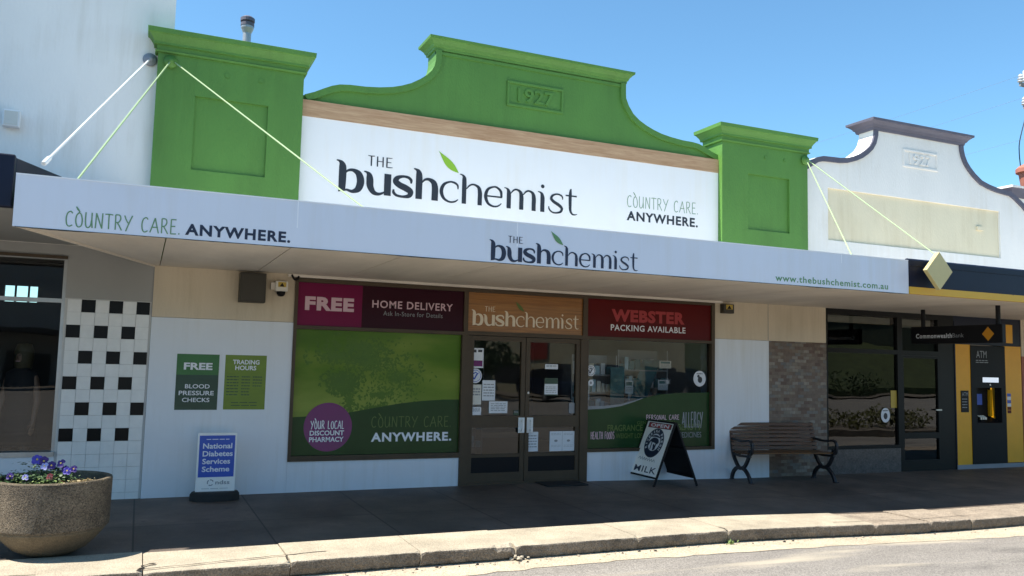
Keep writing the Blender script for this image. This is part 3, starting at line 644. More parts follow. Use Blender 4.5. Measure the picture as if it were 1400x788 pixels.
def solid_text(mb, pl, s, x0, x1, y0, y1, bold, d):
    V, F = text2d(s, bold); n = len(V)
    mb.raw([pl.p(x0+a*(x1-x0), y0+b*(y1-y0), d) for a, b in V], F)
    ed = {}
    for f in F:
        for i in range(len(f)):
            a, b = f[i], f[(i+1) % len(f)]; ed[(a, b)] = ed.get((a, b), 0)+1
    for (a, b) in ed:
        if (b, a) not in ed:
            P = [V[a], V[b]]; q = [(x0+p[0]*(x1-x0), y0+p[1]*(y1-y0)) for p in P]
            mb.face([pl.p(*q[1], d), pl.p(*q[0], d), pl.p(*q[0], -.001), pl.p(*q[1], -.001)])
FRONT = Plane((0, 0, 0))
m = MB(); solid_text(m, FRONT, '1927', -.22, .35, 5.36, 5.565, .015, .022); m.build('numerals', 'green', pq)

def pillar(x0, x1, rx0, rx1):
    m = MB(); z0, z1, rz0, rz1 = 2.75, 5.235, 3.85, 4.748; yf = -.14
    m.box(x0, rx0, yf, .32, z0, z1); m.box(rx1, x1, yf, .32, z0, z1); m.box(rx0, rx1, yf, .32, z0, rz0); m.box(rx0, rx1, yf, .32, rz1, z1); m.box(rx0, rx1, yf+.035, .32, rz0, rz1)
    p = m.build('pillar', 'green', ch)
    m = MB(); m.cornice(x0, x1, yf, .32, [(.03, 5.215), (.035, 5.235), (.018, 5.24), (.02, 5.30), (.05, 5.302), (.05, 5.33), (.065, 5.36), (.10, 5.41), (.12, 5.42), (.125, 5.475), (.10, 5.485)]); m.build('cornice', 'green', p)
    m = MB()
    for bx in (rx0+.35, rx0+.75): m.cyl((bx, yf, 5.05), (bx, yf-.012, 5.05), .028, 10)
    m.build('bolt_plate', 'green', p)
pillar(-4.94, -3.237, -4.505, -3.655); pillar(3.262, 4.998, 3.77, 4.61)
# shopfront walls
m = MB(); m.box(-4.835, -3.205, 0, .3, 2.09, 2.75); m.box(3.215, 5.50, 0, .3, 2.103, 2.75); m.box(-3.205, 3.215, 0.02, .3, 2.655, 2.75); m.build('bulkhead_wall', 'cream', ch)
m = MB(); m.box(4.279, 4.285, -.004, .01, 2.105, 2.69); m.box(-4.84, -4.832, -.004, .01, 2.09, 2.69); m.build('wall_joint', 'grey_ink', ch)
for q in ((-4.832, -3.205, -.012, .3, -.1, 2.086), (3.215, 4.285, -.012, .3, -.2, 2.10)): m = MB(); m.box(*q); m.build('wall_cladding', 'cladding', ch)
for q in ((-3.203, -.955, -.008, .3, -.1, .375), (.965, 3.213, -.008, .3, -.2, .405)): m = MB(); m.box(*q); m.build('stall_riser', 'cladding', ch)
m = MB(); m.box(-3.3, 3.35, -.05, 0.018, 2.655, 2.688); m.build('ceiling_bead', 'soffit', ch)
m = MB()                                    # bronze frames
def fr(x0, x1, z0, z1): m.box(x0, x1, -.03, .09, z0, z1)
fr(-3.205, -3.165, .375, 2.652); fr(-.945, -.885, 2.01, 2.652); fr(-3.165, -.945, 2.60, 2.652); fr(-3.165, -.945, 2.012, 2.056); fr(-3.165, -.96, .375, .44)
fr(-.885, .89, 2.602, 2.652); fr(-.885, .89, 2.015, 2.068); fr(.89, .965, 2.01, 2.652); fr(.965, 3.155, 2.612, 2.652); fr(.965, 3.155, 2.02, 2.062); fr(3.155, 3.215, .405, 2.652); fr(.985, 3.155, .405, .45)
fr(-.96, -.845, -.02, 2.0098); fr(.86, .985, -.02, 2.0098)
wfr = m.build('shopfront_frame', 'bronze', ch)
m = MB(); m.face([(.985, .035, .45), (3.155, .035, .45), (3.155, .035, 2.02), (.985, .035, 2.02)]); m.build('window_pane', 'glass', wfr)
m = MB(); m.face([(-3.165, .035, .44), (-.96, .035, .44), (-.96, .035, 2.012), (-3.165, .035, 2.012)]); m.build('window_pane', 'glass', wfr)
def leaf_door(x0, x1, hx):
    m = MB(); z0, z1 = .03, 2.008; s = .062
    m.box(x0, x0+s, -.012, .05, z0, z1); m.box(x1-s, x1, -.012, .05, z0, z1); m.box(x0+s, x1-s, -.012, .05, 1.945, z1); m.box(x0+s, x1-s, -.012, .05, .765, .925); m.box(x0+s, x1-s, -.012, .05, z0, .16); m.box(x0+s, x1-s, -.008, .045, .365, .41)
    d = m.build('door', 'bronze', ch)
    for za, zb in ((.41, .765), (.925, 1.945)): m = MB(); m.face([(x0+s, .02, za), (x1-s, .02, za), (x1-s, .02, zb), (x0+s, .02, zb)]); m.build('door_glass', 'glass', d)
    m = MB(); m.box(x0+s, x1-s, .0, .04, .16, .365); m.build('kick_panel', 'black', d)
    m = MB(); m.box(hx-.047, hx+.047, -.03, -.0125, .69, .90); m.box(hx-.012, hx+.012, -.075, -.03, .72, .745); m.box(hx-.012, hx+.012, -.075, -.03, .845, .87); m.box(hx-.014, hx+.014, -.09, -.075, .70, .89); m.build('push_handle', 'white_metal', d, bevel=.004)
    m = MB(); m.cyl((hx+(.12 if hx > 0 else -.0), -.012, 1.28), (hx+(.12 if hx > 0 else 0), -.022, 1.28), .016, 12); 
    if hx > 0: m = MB(); m.cyl((.012+.03, -.012, 1.24), (.012+.03, -.024, 1.24), .016, 12); m.build('lock', 'alu', d)
leaf_door(-.843, -.006, -.055); leaf_door(.003, .858, .075)
m = MB(); m.box(-.96, .985, -.02, .3, -.06, .028); m.build('threshold', 'bronze', ch)
# interior of the shop
m = MB(); m.box(-3.2, 3.2, .3, 6.5, -.03, .0); m.build('shop_floor', 'floor_in', ch)
m = MB(); m.box(-3.3, -3.2, .31, 6.5, 0, 2.9); m.box(3.2, 3.3, .31, 6.5, 0, 2.9); m.box(-3.2, 3.2, 6.5, 6.6, 0, 2.9); m.face([(-3.2, .31, 2.85), (3.2, .31, 2.85), (3.2, 6.5, 2.85), (-3.2, 6.5, 2.85)]); m.build('interior_wall', 'interior', ch)
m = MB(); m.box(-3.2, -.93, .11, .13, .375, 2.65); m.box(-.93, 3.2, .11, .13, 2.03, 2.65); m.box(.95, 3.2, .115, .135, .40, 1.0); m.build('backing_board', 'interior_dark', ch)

# upper sign
us = thing('wall_sign', 'big white sign board under the green parapet above the awning', 'sign', (0.04, -.02, 3.0))
m = MB(); m.box(-3.235, 3.258, -.045, -.002, 2.95, 4.715); m.build('board', 'sign_white', us)
m = MB(); m.box(-3.235, 3.258, -.055, -.002, 4.717, 4.928); m.build('timber_batten', 'timber', us)
UPL = Plane((0, -.045, 0))
logo(UPL, -2.767, .75, 3.80, .288, 'ink_black', 'leaf_ink', us)
m = MB(); hand(m, UPL, 'COUNTRY CARE.', 1.585, 2.885, 4.015, 4.19, .045, tick=1); m.build('lettering', 'thin_green', us)
m = MB(); wr(m, UPL, 'ANYWHERE.', 1.585, 2.87, 3.808, 3.952, .032, space=1.14); m.build('lettering', 'ink_black', us)

# ------------------------------------------------------------------ awnings
YF = -2.75
aw = thing('awning', 'white suspended awning with printed fascia over the green shop front', 'awning', (-.8, -1.4, 2.66))
m = MB(); m.box(-5.957, 4.242, YF, YF+.03, 2.676, 3.113); m.build('fascia', 'fascia', aw)
m = MB()
for sx in (-3.657, -1.40, 3.08): m.box(sx-.005, sx+.005, YF-.002, YF+.001, 2.86 if sx < 0 else 3.0, 3.112)
m.box(-5.957, 4.242, YF-.004, YF+.034, 3.113, 3.122); m.build('seam', 'seam', aw)
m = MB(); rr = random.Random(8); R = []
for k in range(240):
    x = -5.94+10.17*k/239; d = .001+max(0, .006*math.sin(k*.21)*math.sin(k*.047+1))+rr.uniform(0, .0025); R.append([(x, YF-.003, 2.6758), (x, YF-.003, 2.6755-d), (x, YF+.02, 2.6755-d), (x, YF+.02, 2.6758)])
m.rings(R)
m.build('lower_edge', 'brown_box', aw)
def soff(xa, xb): 
    global m
    m.box(xa, xb, YF+.03, -.001, 2.690, 2.704)
m = MB(); ed = [-4.78, -3.68, -2.58, -1.48, -.38, .72, 1.82, 2.92, 4.02]
m.slab([(-5.93, YF+.03), (-4.784, YF+.03), (-4.784, -.001), (-4.834, -.001)], 2.690, 2.704)
for a, b in zip(ed[:-1], ed[1:]): m.box(a+.006, b-.006, YF+.03, -.001, 2.690, 2.704)
m.box(4.028, 4.24, YF+.03, -.001, 2.690, 2.704); m.build('soffit', 'soffit', aw)
m = MB(); m.face([(-5.93, YF+.03, 2.98), (4.24, YF+.03, 2.98), (4.24, -.06, 3.10), (-4.83, -.06, 3.10)]); m.build('roof_sheet', 'roof', aw)
m = MB(); m.box(-4.70, 4.24, YF+.031, -.002, 2.71, 2.75); m.build('joist_layer', 'interior_dark', aw)
m = MB(); m.bar([(-5.925, YF+.03, 2.686), (-4.836, -.004, 2.686)], .012, .012, (0, 0, 1)); m.build('edge_bead', 'soffit', aw)
AP = Plane((0, YF, 0))
m = MB(); hand(m, AP, 'COUNTRY CARE.', -5.575, -4.665, 2.71, 2.84, .06, tick=1); m.build('lettering', 'thin_green', aw)
m = MB(); wr(m, AP, 'ANYWHERE.', -4.63, -3.715, 2.712, 2.815, .036, space=1.14); m.build('lettering', 'ink', aw)
logo(AP, -1.715, .077, 2.70, .150, 'ink', 'url_green', aw)
m = MB(); wr(m, AP, 'www.thebushchemist.com.au', 2.02, 3.87, 2.71, 2.79, .016, space=1.12); m.build('lettering', 'url_green', aw)

na = thing('awning', 'dark navy awning of the white building at the left edge', 'awning', (-9, -1.3, 2.85))
m = MB(); m.slab([(-14, -2.65), (-5.985, -2.65), (-5.985, -2.57), (-14, -2.57)], 2.845, 3.295); m.slab([(-6.06, -2.57), (-5.985, -2.57), (-4.86, -.02), (-4.93, -.02)], 2.87, 3.285); m.build('fascia', 'navy', na, bevel=.012)
m = MB(); m.slab([(-14, -2.57), (-6.06, -2.57), (-4.93, -.02), (-14, -.02)], 3.22, 3.25); m.build('roof_sheet', 'navy', na)
m = MB(); m.slab([(-14, -2.57), (-6.06, -2.57), (-4.93, -.02), (-14, -.02)], 2.862, 2.88); m.build('soffit', 'soffit_grey', na)

ba = thing('awning', 'navy awning with rusty yellow lower edge over the bank', 'awning', (10, -1.4, 2.66))
m = MB(); m.box(4.246, 16, YF-.005, YF+.04, 2.772, 3.105); m.tube([(4.25, YF+.03, 3.115), (16, YF+.03, 3.115)], .035, 10); m.box(4.246, 16, YF-.014, YF-.004, 3.05, 3.066); m.build('fascia', 'navy', ba)
m = MB(); m.box(4.246, 16, YF-.02, YF+.03, 2.676, 2.770); m.build('yellow_trim', 'rusty_yellow', ba)
m = MB(); ed = [4.245, 5.5, 6.9, 8.3, 9.7, 11.1, 16]
for a, b in zip(ed[:-1], ed[1:]): m.box(a+.003, b-.003, YF+.03, -.001, 2.690, 2.704)
m.build('soffit', 'soffit', ba)
m = MB(); m.face([(4.245, YF+.03, 3.0), (16, YF+.03, 3.0), (16, -.01, 3.12), (4.245, -.01, 3.12)]); m.build('roof_sheet', 'roof', ba)
m = MB(); m.box(4.245, 16, YF+.031, -.002, 2.71, 2.75); m.build('joist_layer', 'interior_dark', ba)

dm = thing('diamond_sign', 'pale gold diamond shaped sign standing on the navy bank fascia', 'sign', (4.5, -2.98, 2.72))
def diamond(c, hw, hz, t, ang, name, mt, par):
    m = MB(); u = Vector((math.cos(ang), math.sin(ang), 0)); nn = Vector((math.sin(ang), -math.cos(ang), 0)); C = Vector(c)
    P = [C-u*hw, C-Vector((0, 0, hz)), C+u*hw, C+Vector((0, 0, hz))]
    m.rings([[p+nn*t for p in P], [p-nn*t for p in P]]); return m.build(name, mt, par, bevel=.006)
diamond((4.525, -2.965, 2.975), .24, .252, .03, 0, 'front_face', 'diamond', dm)
diamond((4.66, -2.86, 2.985), .21, .225, .025, 0, 'rear_face', 'diamond', dm)
m = MB(); m.box(4.56, 4.62, -2.934, -2.757, 2.95, 2.99); m.build('bracket', 'black', dm)

# tie rods
def rod(label, a, b, mt, r=.0085, plate=True, cuff=False):
    o = thing('tie_rod', label, 'tie rod', a, group='tie rods holding up the awnings')
    m = MB(); m.tube([a, b], r, 8); m.build('rod', mt[0], o)
    if plate:
        a = Vector(a); m = MB(); m.lathe([(.075, 0), (.08, .012), (.06, .03), (.035, .04), (.03, .07)], (0, 0, 0), 20); pts = [(a.x+x, a.y+.03-z, a.z+y) for x, y, z in m.v]; m.v = pts; m.build('wall_plate', mt[1], o, True)
    if cuff:
        a, b = Vector(a), Vector(b); d = (a-b).normalized(); m = MB(); m.tube([b, b+d*.12], .022, 10); m.build('end_socket', mt[0], o)
    return o
rod('white steel tie rod from the white wall down to the navy awning', (-5.025, -.035, 5.145), (-5.80, -2.40, 3.29), ('white_metal', 'kick'), .011, True, True)
rod('pale green tie rod sloping left from the left green pillar', (-4.80, -.185, 5.11), (-5.53, -2.65, 3.10), ('rod_green', 'green'))
rod('long pale green tie rod crossing in front of the white sign', (-4.75, -.185, 5.10), (-2.98, -2.68, 3.10), ('rod_green', 'green'), .0085, False)
rod('short steep pale green tie rod left of the cream panel', (4.93, -.185, 5.10), (3.34, -2.68, 3.10), ('rod_green', 'green'))
rod('pale green tie rod running down behind the gold diamond', (4.96, -.185, 5.10), (5.15, -2.68, 3.10), ('rod_green', 'green'), .0085, False)

# ------------------------------------------------------------------ bank
bk = thing('bank_building', 'white rendered bank building with grey curved coping and cream panel', 'building', (8, .15, 0))
BL = [(5.088, 5.09), (5.2, 5.16), (5.31, 5.225), (5.45, 5.262), (5.65, 5.27), (5.83, 5.275), (6.0, 5.298), (6.165, 5.35), (6.30, 5.41), (6.42, 5.488), (6.52, 5.57), (6.59, 5.67), (6.63, 5.80)]
BR = [(8.87, 5.80), (8.90, 5.69), (8.96, 5.58), (9.04, 5.49), (9.17, 5.38), (9.35, 5.27), (9.55, 5.215), (9.77, 5.175), (9.98, 5.155), (10.15, 5.14), (10.3, 5.07), (10.5, 4.95), (10.62, 4.86)]
m = MB(); m.prism([(5.0, 4.74), (5.0, 5.03)]+BL+[(6.635, 5.93), (8.865, 5.93)]+BR+[(10.62, 4.74)], 0, .32); m.box(5.0, 5.572, 0, .32, 2.9, 4.74); m.box(9.855, 16, 0, .32, 2.9, 4.74); m.box(5.572, 9.855, 0, .32, 2.9, 3.842)
m.build('parapet_wall', 'bank_white', bk)
m = MB(); m.box(5.572, 9.855, .035, .32, 3.842, 4.74); m.build('inset_panel', 'cream_panel', bk)
m = MB(); m.box(9.24, 9.40, .0, .036, 4.33, 4.40); m.build('vent', 'cream_panel', bk)
for q in ([(5.0, 5.03)]+BL+[(6.635, 5.88)], [(8.865, 5.88)]+BR): m = MB(); rib(m, q, .085, -.04, -.0005, .0); m.build('coping', 'coping', bk)
m = MB(); m.cornice(6.635, 8.865, .0, .33, [(.03, 5.88), (.045, 5.93), (.06, 5.935), (.08, 5.97), (.125, 6.01), (.15, 6.02), (.155, 6.06), (.12, 6.075)]); m.build('cornice', 'coping', bk)
x0, x1, z0, z1 = 7.37, 8.18, 5.345, 5.605
m = MB(); w = .03; m.box(x0-w, x1+w, -.02, .002, z1, z1+w); m.box(x0-w, x1+w, -.02, .002, z0-w, z0); m.box(x0-w, x0, -.0195, .002, z0, z1); m.box(x1, x1+w, -.0195, .002, z0, z1); pq = m.build('date_plaque', 'bank_white', bk)
m = MB(); solid_text(m, FRONT, '1927', 7.50, 8.05, 5.38, 5.57, .015, .02); m.build('numerals', 'bank_white', pq)
m = MB(); m.box(4.287, 5.5, -.006, .3, -.2, 2.10); m.build('stone_pier', 'stone', bk)
m = MB(); m.box(5.5, 7.16, -.01, .3, -.2, .345); m.build('stall_riser', 'stone_dark', bk)
m = MB()
def fr(x0, x1, z0, z1, y0=.0, y1=.1): m.box(x0, x1, y0, y1, z0, z1)
fr(5.5, 8.53, 2.60, 2.76); fr(5.5, 5.54, .345, 2.60); fr(5.54, 7.13, .345, .40); fr(5.54, 7.13, 1.955, 2.03); fr(7.13, 7.25, -.1, 2.60); fr(7.25, 8.13, 1.945, 2.03); fr(8.13, 8.53, -.1, 2.60); 
bf = m.build('shopfront_frame', 'darkframe', bk)
for xa, xb, za, zb in ((5.54, 7.13, .40, 1.955), (5.54, 7.13, 2.03, 2.60), (7.25, 8.13, 2.03, 2.60)): m = MB(); m.face([(xa, .04, za), (xb, .04, za), (xb, .04, zb), (xa, .04, zb)]); m.build('window_pane', 'glass_dark', bf)
m = MB(); m.box(7.25, 7.27, -.0, .06, -.06, 1.943); m.box(8.11, 8.13, 0, .06, -.06, 1.943); m.box(7.27, 8.11, 0, .06, 1.90, 1.943); m.box(7.27, 8.11, 0, .06, .50, .60); m.box(7.27, 8.11, 0, .06, -.06, .13); d = m.build('door', 'darkframe', bk)
for za, zb in ((.13, .5), (.6, 1.9)): m = MB(); m.face([(7.27, .03, za), (8.11, .03, za), (8.11, .03, zb), (7.27, .03, zb)]); m.build('door_glass', 'glass_dark', d)
m = MB(); m.box(8.02, 8.16, -.03, -.012, .985, 1.01); m.box(8.08, 8.10, -.012, 0.0, .985, 1.01); m.build('lever_handle', 'alu', d)
m = MB(); wr(m, Plane((0, -.003, 0)), 'Closed', 7.52, 7.80, 1.975, 2.005, .01); 
m = MB(); m.box(5.5, 10.4, .6, 5, -.2, -.06); m.build('shop_floor', 'floor_in', bk)
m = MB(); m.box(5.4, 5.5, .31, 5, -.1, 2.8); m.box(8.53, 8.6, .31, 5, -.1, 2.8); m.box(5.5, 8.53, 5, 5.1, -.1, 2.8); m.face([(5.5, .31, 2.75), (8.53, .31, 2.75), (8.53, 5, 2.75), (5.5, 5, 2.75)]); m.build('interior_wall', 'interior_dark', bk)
m = MB(); m.box(5.56, 7.1, .13, .16, 2.47, 2.59); m.box(7.27, 8.1, .13, .16, 2.44, 2.59); m.build('awning_reflection', 'soffit', bk)  # pale strips standing in for the opposite awning's reflection in the glass
# ATM bay
m = MB(); m.box(8.53, 8.555, -.01, .3, -.1, 2.60); m.box(8.53, 10.34, 0, .3, 2.185, 2.76); m.build('atm_header', 'navy', bk)
m = MB(); m.box(9.92, 10.10, -.012, 0, 2.24, 2.585); m.build('header_strip', 'yellow', bk)
for q in ((8.557, 8.935, -.01, .3, .02, 2.18), (9.865, 10.32, -.01, .3, .03, 2.18)): m = MB(); m.box(*q); m.build('yellow_panel', 'yellow', bk)
m = MB(); m.box(8.54, 10.34, -.02, .3, -.1, .02); m.build('plinth', 'kick', bk)
m = MB(); m.box(10.34, 10.5, -.015, .3, -.1, 2.0); m.box(10.5, 16, -.012, .3, -.1, 2.0); m.build('brick_pier', 'terracotta', bk)
m = MB(); m.box(10.34, 16, -.013, .3, 2.0, 2.76); m.build('bulkhead_wall', 'cream', bk)
at = thing('cash_machine', 'charcoal wall cash machine between two yellow panels', 'cash machine', (9.4, 0, .02))
m = MB(); m.box(8.937, 9.863, -.02, .12, .022, .76); m.box(8.937, 9.863, -.02, .12, 1.40, 2.17); m.box(8.937, 9.08, -.02, .12, .76, 1.40); m.box(9.74, 9.863, -.02, .12, .76, 1.40); m.box(9.08, 9.74, .20, .24, .76, 1.40); m.build('housing', 'atm_grey', at)
m = MB(); m.face([(9.08, -.018, .76), (9.74, -.018, .76), (9.74, .2, .86), (9.08, .2, .86)]); m.face([(9.08, .199, .86), (9.08, .199, 1.40), (9.74, .199, 1.40), (9.74, .199, .86)]); m.build('console', 'black', at)
m = MB(); m.box(9.64, 9.70, .14, .19, .87, 1.36); m.build('panel_reflection', 'yellow', at)  # solid yellow strip standing in for the yellow panel's reflection in the bay
m = MB(); m.box(9.24, 9.66, -.028, -.02, 1.50, 1.59); m.build('light_panel', 'screen', at)
m = MB(); m.box(9.19, 9.45, .16, .195, 1.08, 1.28); m.build('screen', 'ndss_blue', at)
m = MB()
for i in range(4):
    for j in range(3): m.box(9.24+j*.06, 9.285+j*.06, .10-i*.02, .14-i*.02, .835+.01*(3-i)-.02, .86+.01*(3-i))
m.build('keypad', 'alu', at)
m = MB(); m.cyl((9.43, -.02, 1.455), (9.43, -.03, 1.455), .02, 12); m.build('camera_eye', 'plastic', at)
ATP = Plane((0, -.02, 0)); m = MB(); wr(m, ATP, 'ATM', 9.085, 9.36, 1.945, 2.075, .0); lines(m, ATP, 9.07, 9.40, 1.905, 2, .035, .014, 4); m.build('lettering', 'grey_ink', at)
st = thing('atm_plate', 'small black instruction plate on the left yellow panel beside the cash machine', 'sign', (8.76, -.012, .95))
m = MB(); m.box(8.665, 8.865, -.018, -.010, .955, 1.345); m.build('plate', 'black', st, bevel=.006)
P2 = Plane((0, -.018, 0)); m = MB(); wr(m, P2, 'ATM', 8.69, 8.845, 1.245, 1.315, 0); lines(m, P2, 8.69, 8.82, 1.2, 4, .05, .016, 9); m.build('lettering', 'grey_ink', st)
st = thing('sticker_strip', 'narrow red and white card logo strip on the right yellow panel', 'sticker', (9.95, -.012, .93))
m = MB()
for k, c in enumerate((0, 0, 1, 2, 1, 2)): m.m = c; m.box(9.905, 10.005, -.013, -.010, .935+k*.062, .99+k*.062)
m.build('strip', ['red', 'paper', 'ndss_blue'], st)
# hanging sign at right angles to the street
hs = thing('hanging_sign', 'black bank sign hanging under the awning at right angles to the street', 'sign', (6.9, -1.34, 2.12))
m = MB(); m.box(6.86, 6.94, -2.15, -.52, 2.125, 2.405); m.build('board', 'black', hs, bevel=.006)
for yy in (-.73, -2.06): m = MB(); m.cyl((6.9, yy, 2.40), (6.9, yy, 2.69), .035, 10); m.build('hanger', 'black', hs)
HP = Plane((6.86, -.52, 0), (0, -1, 0)); m = MB(); wr(m, HP, 'Commonwealth', .10, .775, 2.212, 2.288, .022, space=1.12); m.build('lettering', 'paper', hs)
m = MB(); wr(m, HP, 'Bank', .785, .985, 2.217, 2.283, -.004); m.build('lettering', 'grey_ink', hs)
m = MB(); poly(m, HP, [(1.30, 2.262), (1.40, 2.155), (1.50, 2.262), (1.40, 2.372)], .003); m.build('diamond_emblem', 'orange', hs)
st = thing('window_sticker', 'round white sticker low on the bank window', 'sticker', (6.86, .03, .78))
WP = Plane((0, .036, 0)); m = MB(); disc(m, WP, 6.86, .905, .105, .125); m.build('disc', 'paper', st); m = MB(); disc(m, WP, 6.86, .89, .045, .055, .003); lines(m, WP, 6.80, 6.92, .99, 1, .02, .014, 3, .003); m.build('lettering', 'ink_black', st)
m = MB(); rect(m, WP, 6.99, 7.13, 1.03, 1.33); tag(m.build('window_notice', 'sticker'), 'yellow notice inside the edge of the bank window', 'notice')
# small pier building beyond the bank
rb = thing('end_building', 'white parapet end with dark coping beyond the bank', 'building', (12.5, .5, 0))
m = MB(); m.box(10.64, 15, .32, .7, 2.9, 5.15); m.build('wall', 'bank_white', rb)
m = MB(); m.cornice(10.64, 15, .32, .7, [(.04, 5.15), (.06, 5.2), (.10, 5.3), (.12, 5.32)]); m.build('coping', 'coping', rb)
m = MB(); m.cornice(10.64, 15, .32, .7, [(.13, 5.322), (.13, 5.365), (.1, 5.37)]); m.build('cap', 'bank_white', rb)
m = MB(); m.lathe([(.16, 5.3), (.17, 5.9), (.2, 6.0), (.24, 6.3), (.3, 6.33), (.3, 6.42), (.24, 6.48), (.12, 6.55)], (13.72, 2.0, 0), 18); tag(m.build('chimney_pot', 'terracotta'), 'terracotta chimney pot behind the end parapet at the right edge', 'chimney')
# flue
fl = thing('roof_flue', 'thin galvanised roof flue with dark cowl behind the left pillar', 'flue', (-3.845, 1.0, 4.5))
m = MB(); m.cyl((-3.845, 1, 4.5), (-3.845, 1, 6.08), .055, 16); m.build('pipe', 'steel', fl)
m = MB(); m.lathe([(.055, 6.05), (.085, 6.12), (.085, 6.15)], (-3.845, 1, 0), 16); m.build('collar', 'steel', fl)
m = MB(); m.lathe([(.07, 6.14), (.09, 6.15), (.09, 6.19), (.07, 6.195), (.07, 6.21), (.095, 6.215), (.095, 6.26), (.06, 6.285)], (-3.845, 1, 0), 16); m.build('cowl', 'coping', fl)
# power pole far behind
pp = thing('power_pole', 'timber power pole with crossarms and white insulators behind the buildings', 'power pole', (28.6, 12, -.42))
m = MB(); m.cyl((28.6, 12, -.42), (28.6, 12, 14.6), .15, 10); m.build('pole', 'pole', pp)
for q in ((27.7, 29.6, 11.78, 11.86, 13.55, 13.7), (27.9, 29.5, 11.78, 11.86, 12.62, 12.76)): m = MB(); m.box(*q); m.build('crossarm', 'pole', pp)
for x, z in ((27.75, 13.7), (28.15, 13.7), (29.2, 13.7), (27.95, 12.76), (28.25, 12.76)):
    m = MB(); m.lathe([(.05, 0), (.13, .05), (.06, .1), (.13, .16), (.06, .21), (.1, .28), (.03, .36)], (x, 11.82, z), 12); m.build('insulator', 'insul', pp)
m = MB(); m.lathe([(.2, 0), (.28, .08), (.28, .5), (.15, .58)], (28.2, 11.7, 13.75), 14); m.build('switch_box', 'insul', pp)
m = MB(); m.tube(cat_curve([(28.15, 11.8, 12.7), (27.85, 11.8, 12.0), (27.55, 11.8, 11.2), (27.5, 11.8, 10.7), (27.7, 11.9, 10.1), (27.9, 12, 9.2)]), .02, 6); m.build('drop_cable', 'navy', pp)
for k, (a, b, lb) in enumerate((((27.75, 11.82, 14.0), (18, 30, 10.8), 'uppermost faint overhead wire running left from the power pole'), ((27.95, 11.82, 13.1), (17, 30, 9.6), 'middle faint overhead wire running left from the power pole'), ((28.1, 12, 11.4), (16, 30, 8.2), 'lowest faint overhead wire running left from the power pole'))):
    a, b = Vector(a), Vector(b); m = MB(); m.tube([a.lerp(b, t/10)-Vector((0, 0, 1.0*math.sin(math.pi*t/10)*.35)) for t in range(11)], .004, 5); tag(m.build('overhead_wire', 'kick'), lb, 'wire', 'overhead wires')

# ------------------------------------------------------------------ signs in the transoms
def board(x0, x1, z0, z1, y0, y1): return MB().box(x0, x1, y0, y1, z0, z1)
t1 = thing('transom_sign', 'magenta and maroon FREE home delivery sign above the left window', 'sign', (-2.05, 0, 2.056), group='transom signs over the shop front')
board(-3.165, -2.345, 2.057, 2.599, .0, .04).build('magenta_panel', 'magenta', t1); board(-2.345, -.946, 2.057, 2.599, .0, .04).build('maroon_panel', 'maroon', t1)
TP = Plane((0, 0, 0))
m = MB(); wr(m, TP, 'FREE', -3.072, -2.45, 2.252, 2.425, .05, space=1.1); m.build('lettering', 'pink_ink', t1)
m = MB(); wr(m, TP, 'HOME DELIVERY', -2.212, -1.103, 2.322, 2.422, .016, space=1.12); m.build('lettering', 'pink_ink', t1)
m = MB(); wr(m, TP, 'Ask In-Store for Details', -2.06, -1.245, 2.226, 2.286, 0, space=1.08); m.build('lettering', 'grey_ink', t1)
t2 = thing('transom_sign', 'brown timber sign above the shop doors with cream lettering', 'sign', (0, 0, 2.068), group='transom signs over the shop front')
board(-.884, .889, 2.069, 2.601, .0, .04).build('board', 'wood_sign', t2); logo(TP, -.83, .83, 2.155, .148, 'cream_ink', 'olive_ink', t2)
t3 = thing('transom_sign', 'dark red packing sign above the right window', 'sign', (2.05, 0, 2.062), group='transom signs over the shop front')
board(.966, 3.154, 2.063, 2.611, .0, .04).build('board', 'red', t3)
m = MB(); wr(m, TP, 'WEBSTER', 1.373, 2.667, 2.292, 2.478, .05, space=1.1); m.build('lettering', 'red_ink', t3)
m = MB(); wr(m, TP, 'PACKING AVAILABLE', 1.363, 2.682, 2.160, 2.25, .014, space=1.1); m.build('lettering', 'white_ink', t3)

# printed green graphic on the left window
wg = thing('window_graphic', 'green landscape print with purple circle covering the left window', 'window graphic', (-2.05, .02, .44))
GP = Plane((0, .030, 0))
m = MB(); rect(m, GP, -3.164, -.962, .441, 2.011, 0); m.build('print_sheet', 'landscape', wg)
HL = [(-3.16, .915), (-2.75, .935), (-2.43, .975), (-2.1, 1.035), (-1.8, 1.085), (-1.5, 1.12), (-1.2, 1.14), (-.965, 1.142)]
rg = random.Random(4)
m = MB(); T = []
for P in ([(-2.42, .95, .05), (-2.46, 1.15, .035), (-2.40, 1.35, .03), (-2.25, 1.55, .02), (-2.1, 1.75, .012)], [(-2.44, 1.1, .03), (-2.62, 1.3, .02), (-2.75, 1.5, .012)], [(-2.4, 1.3, .022), (-2.5, 1.6, .015), (-2.45, 1.85, .008)], [(-2.15, .98, .012), (-2.12, 1.1, .008), (-2.02, 1.25, .004)], [(-2.3, 1.5, .016), (-1.9, 1.6, .008)], [(-2.0, 1.0, .008), (-1.97, 1.2, .004)]): T.append(P)
strokes(m, GP, T, 0, 0, 1, 1, .0015); m.build('printed_trunk', 'gum_trunk', wg)
m = MB()
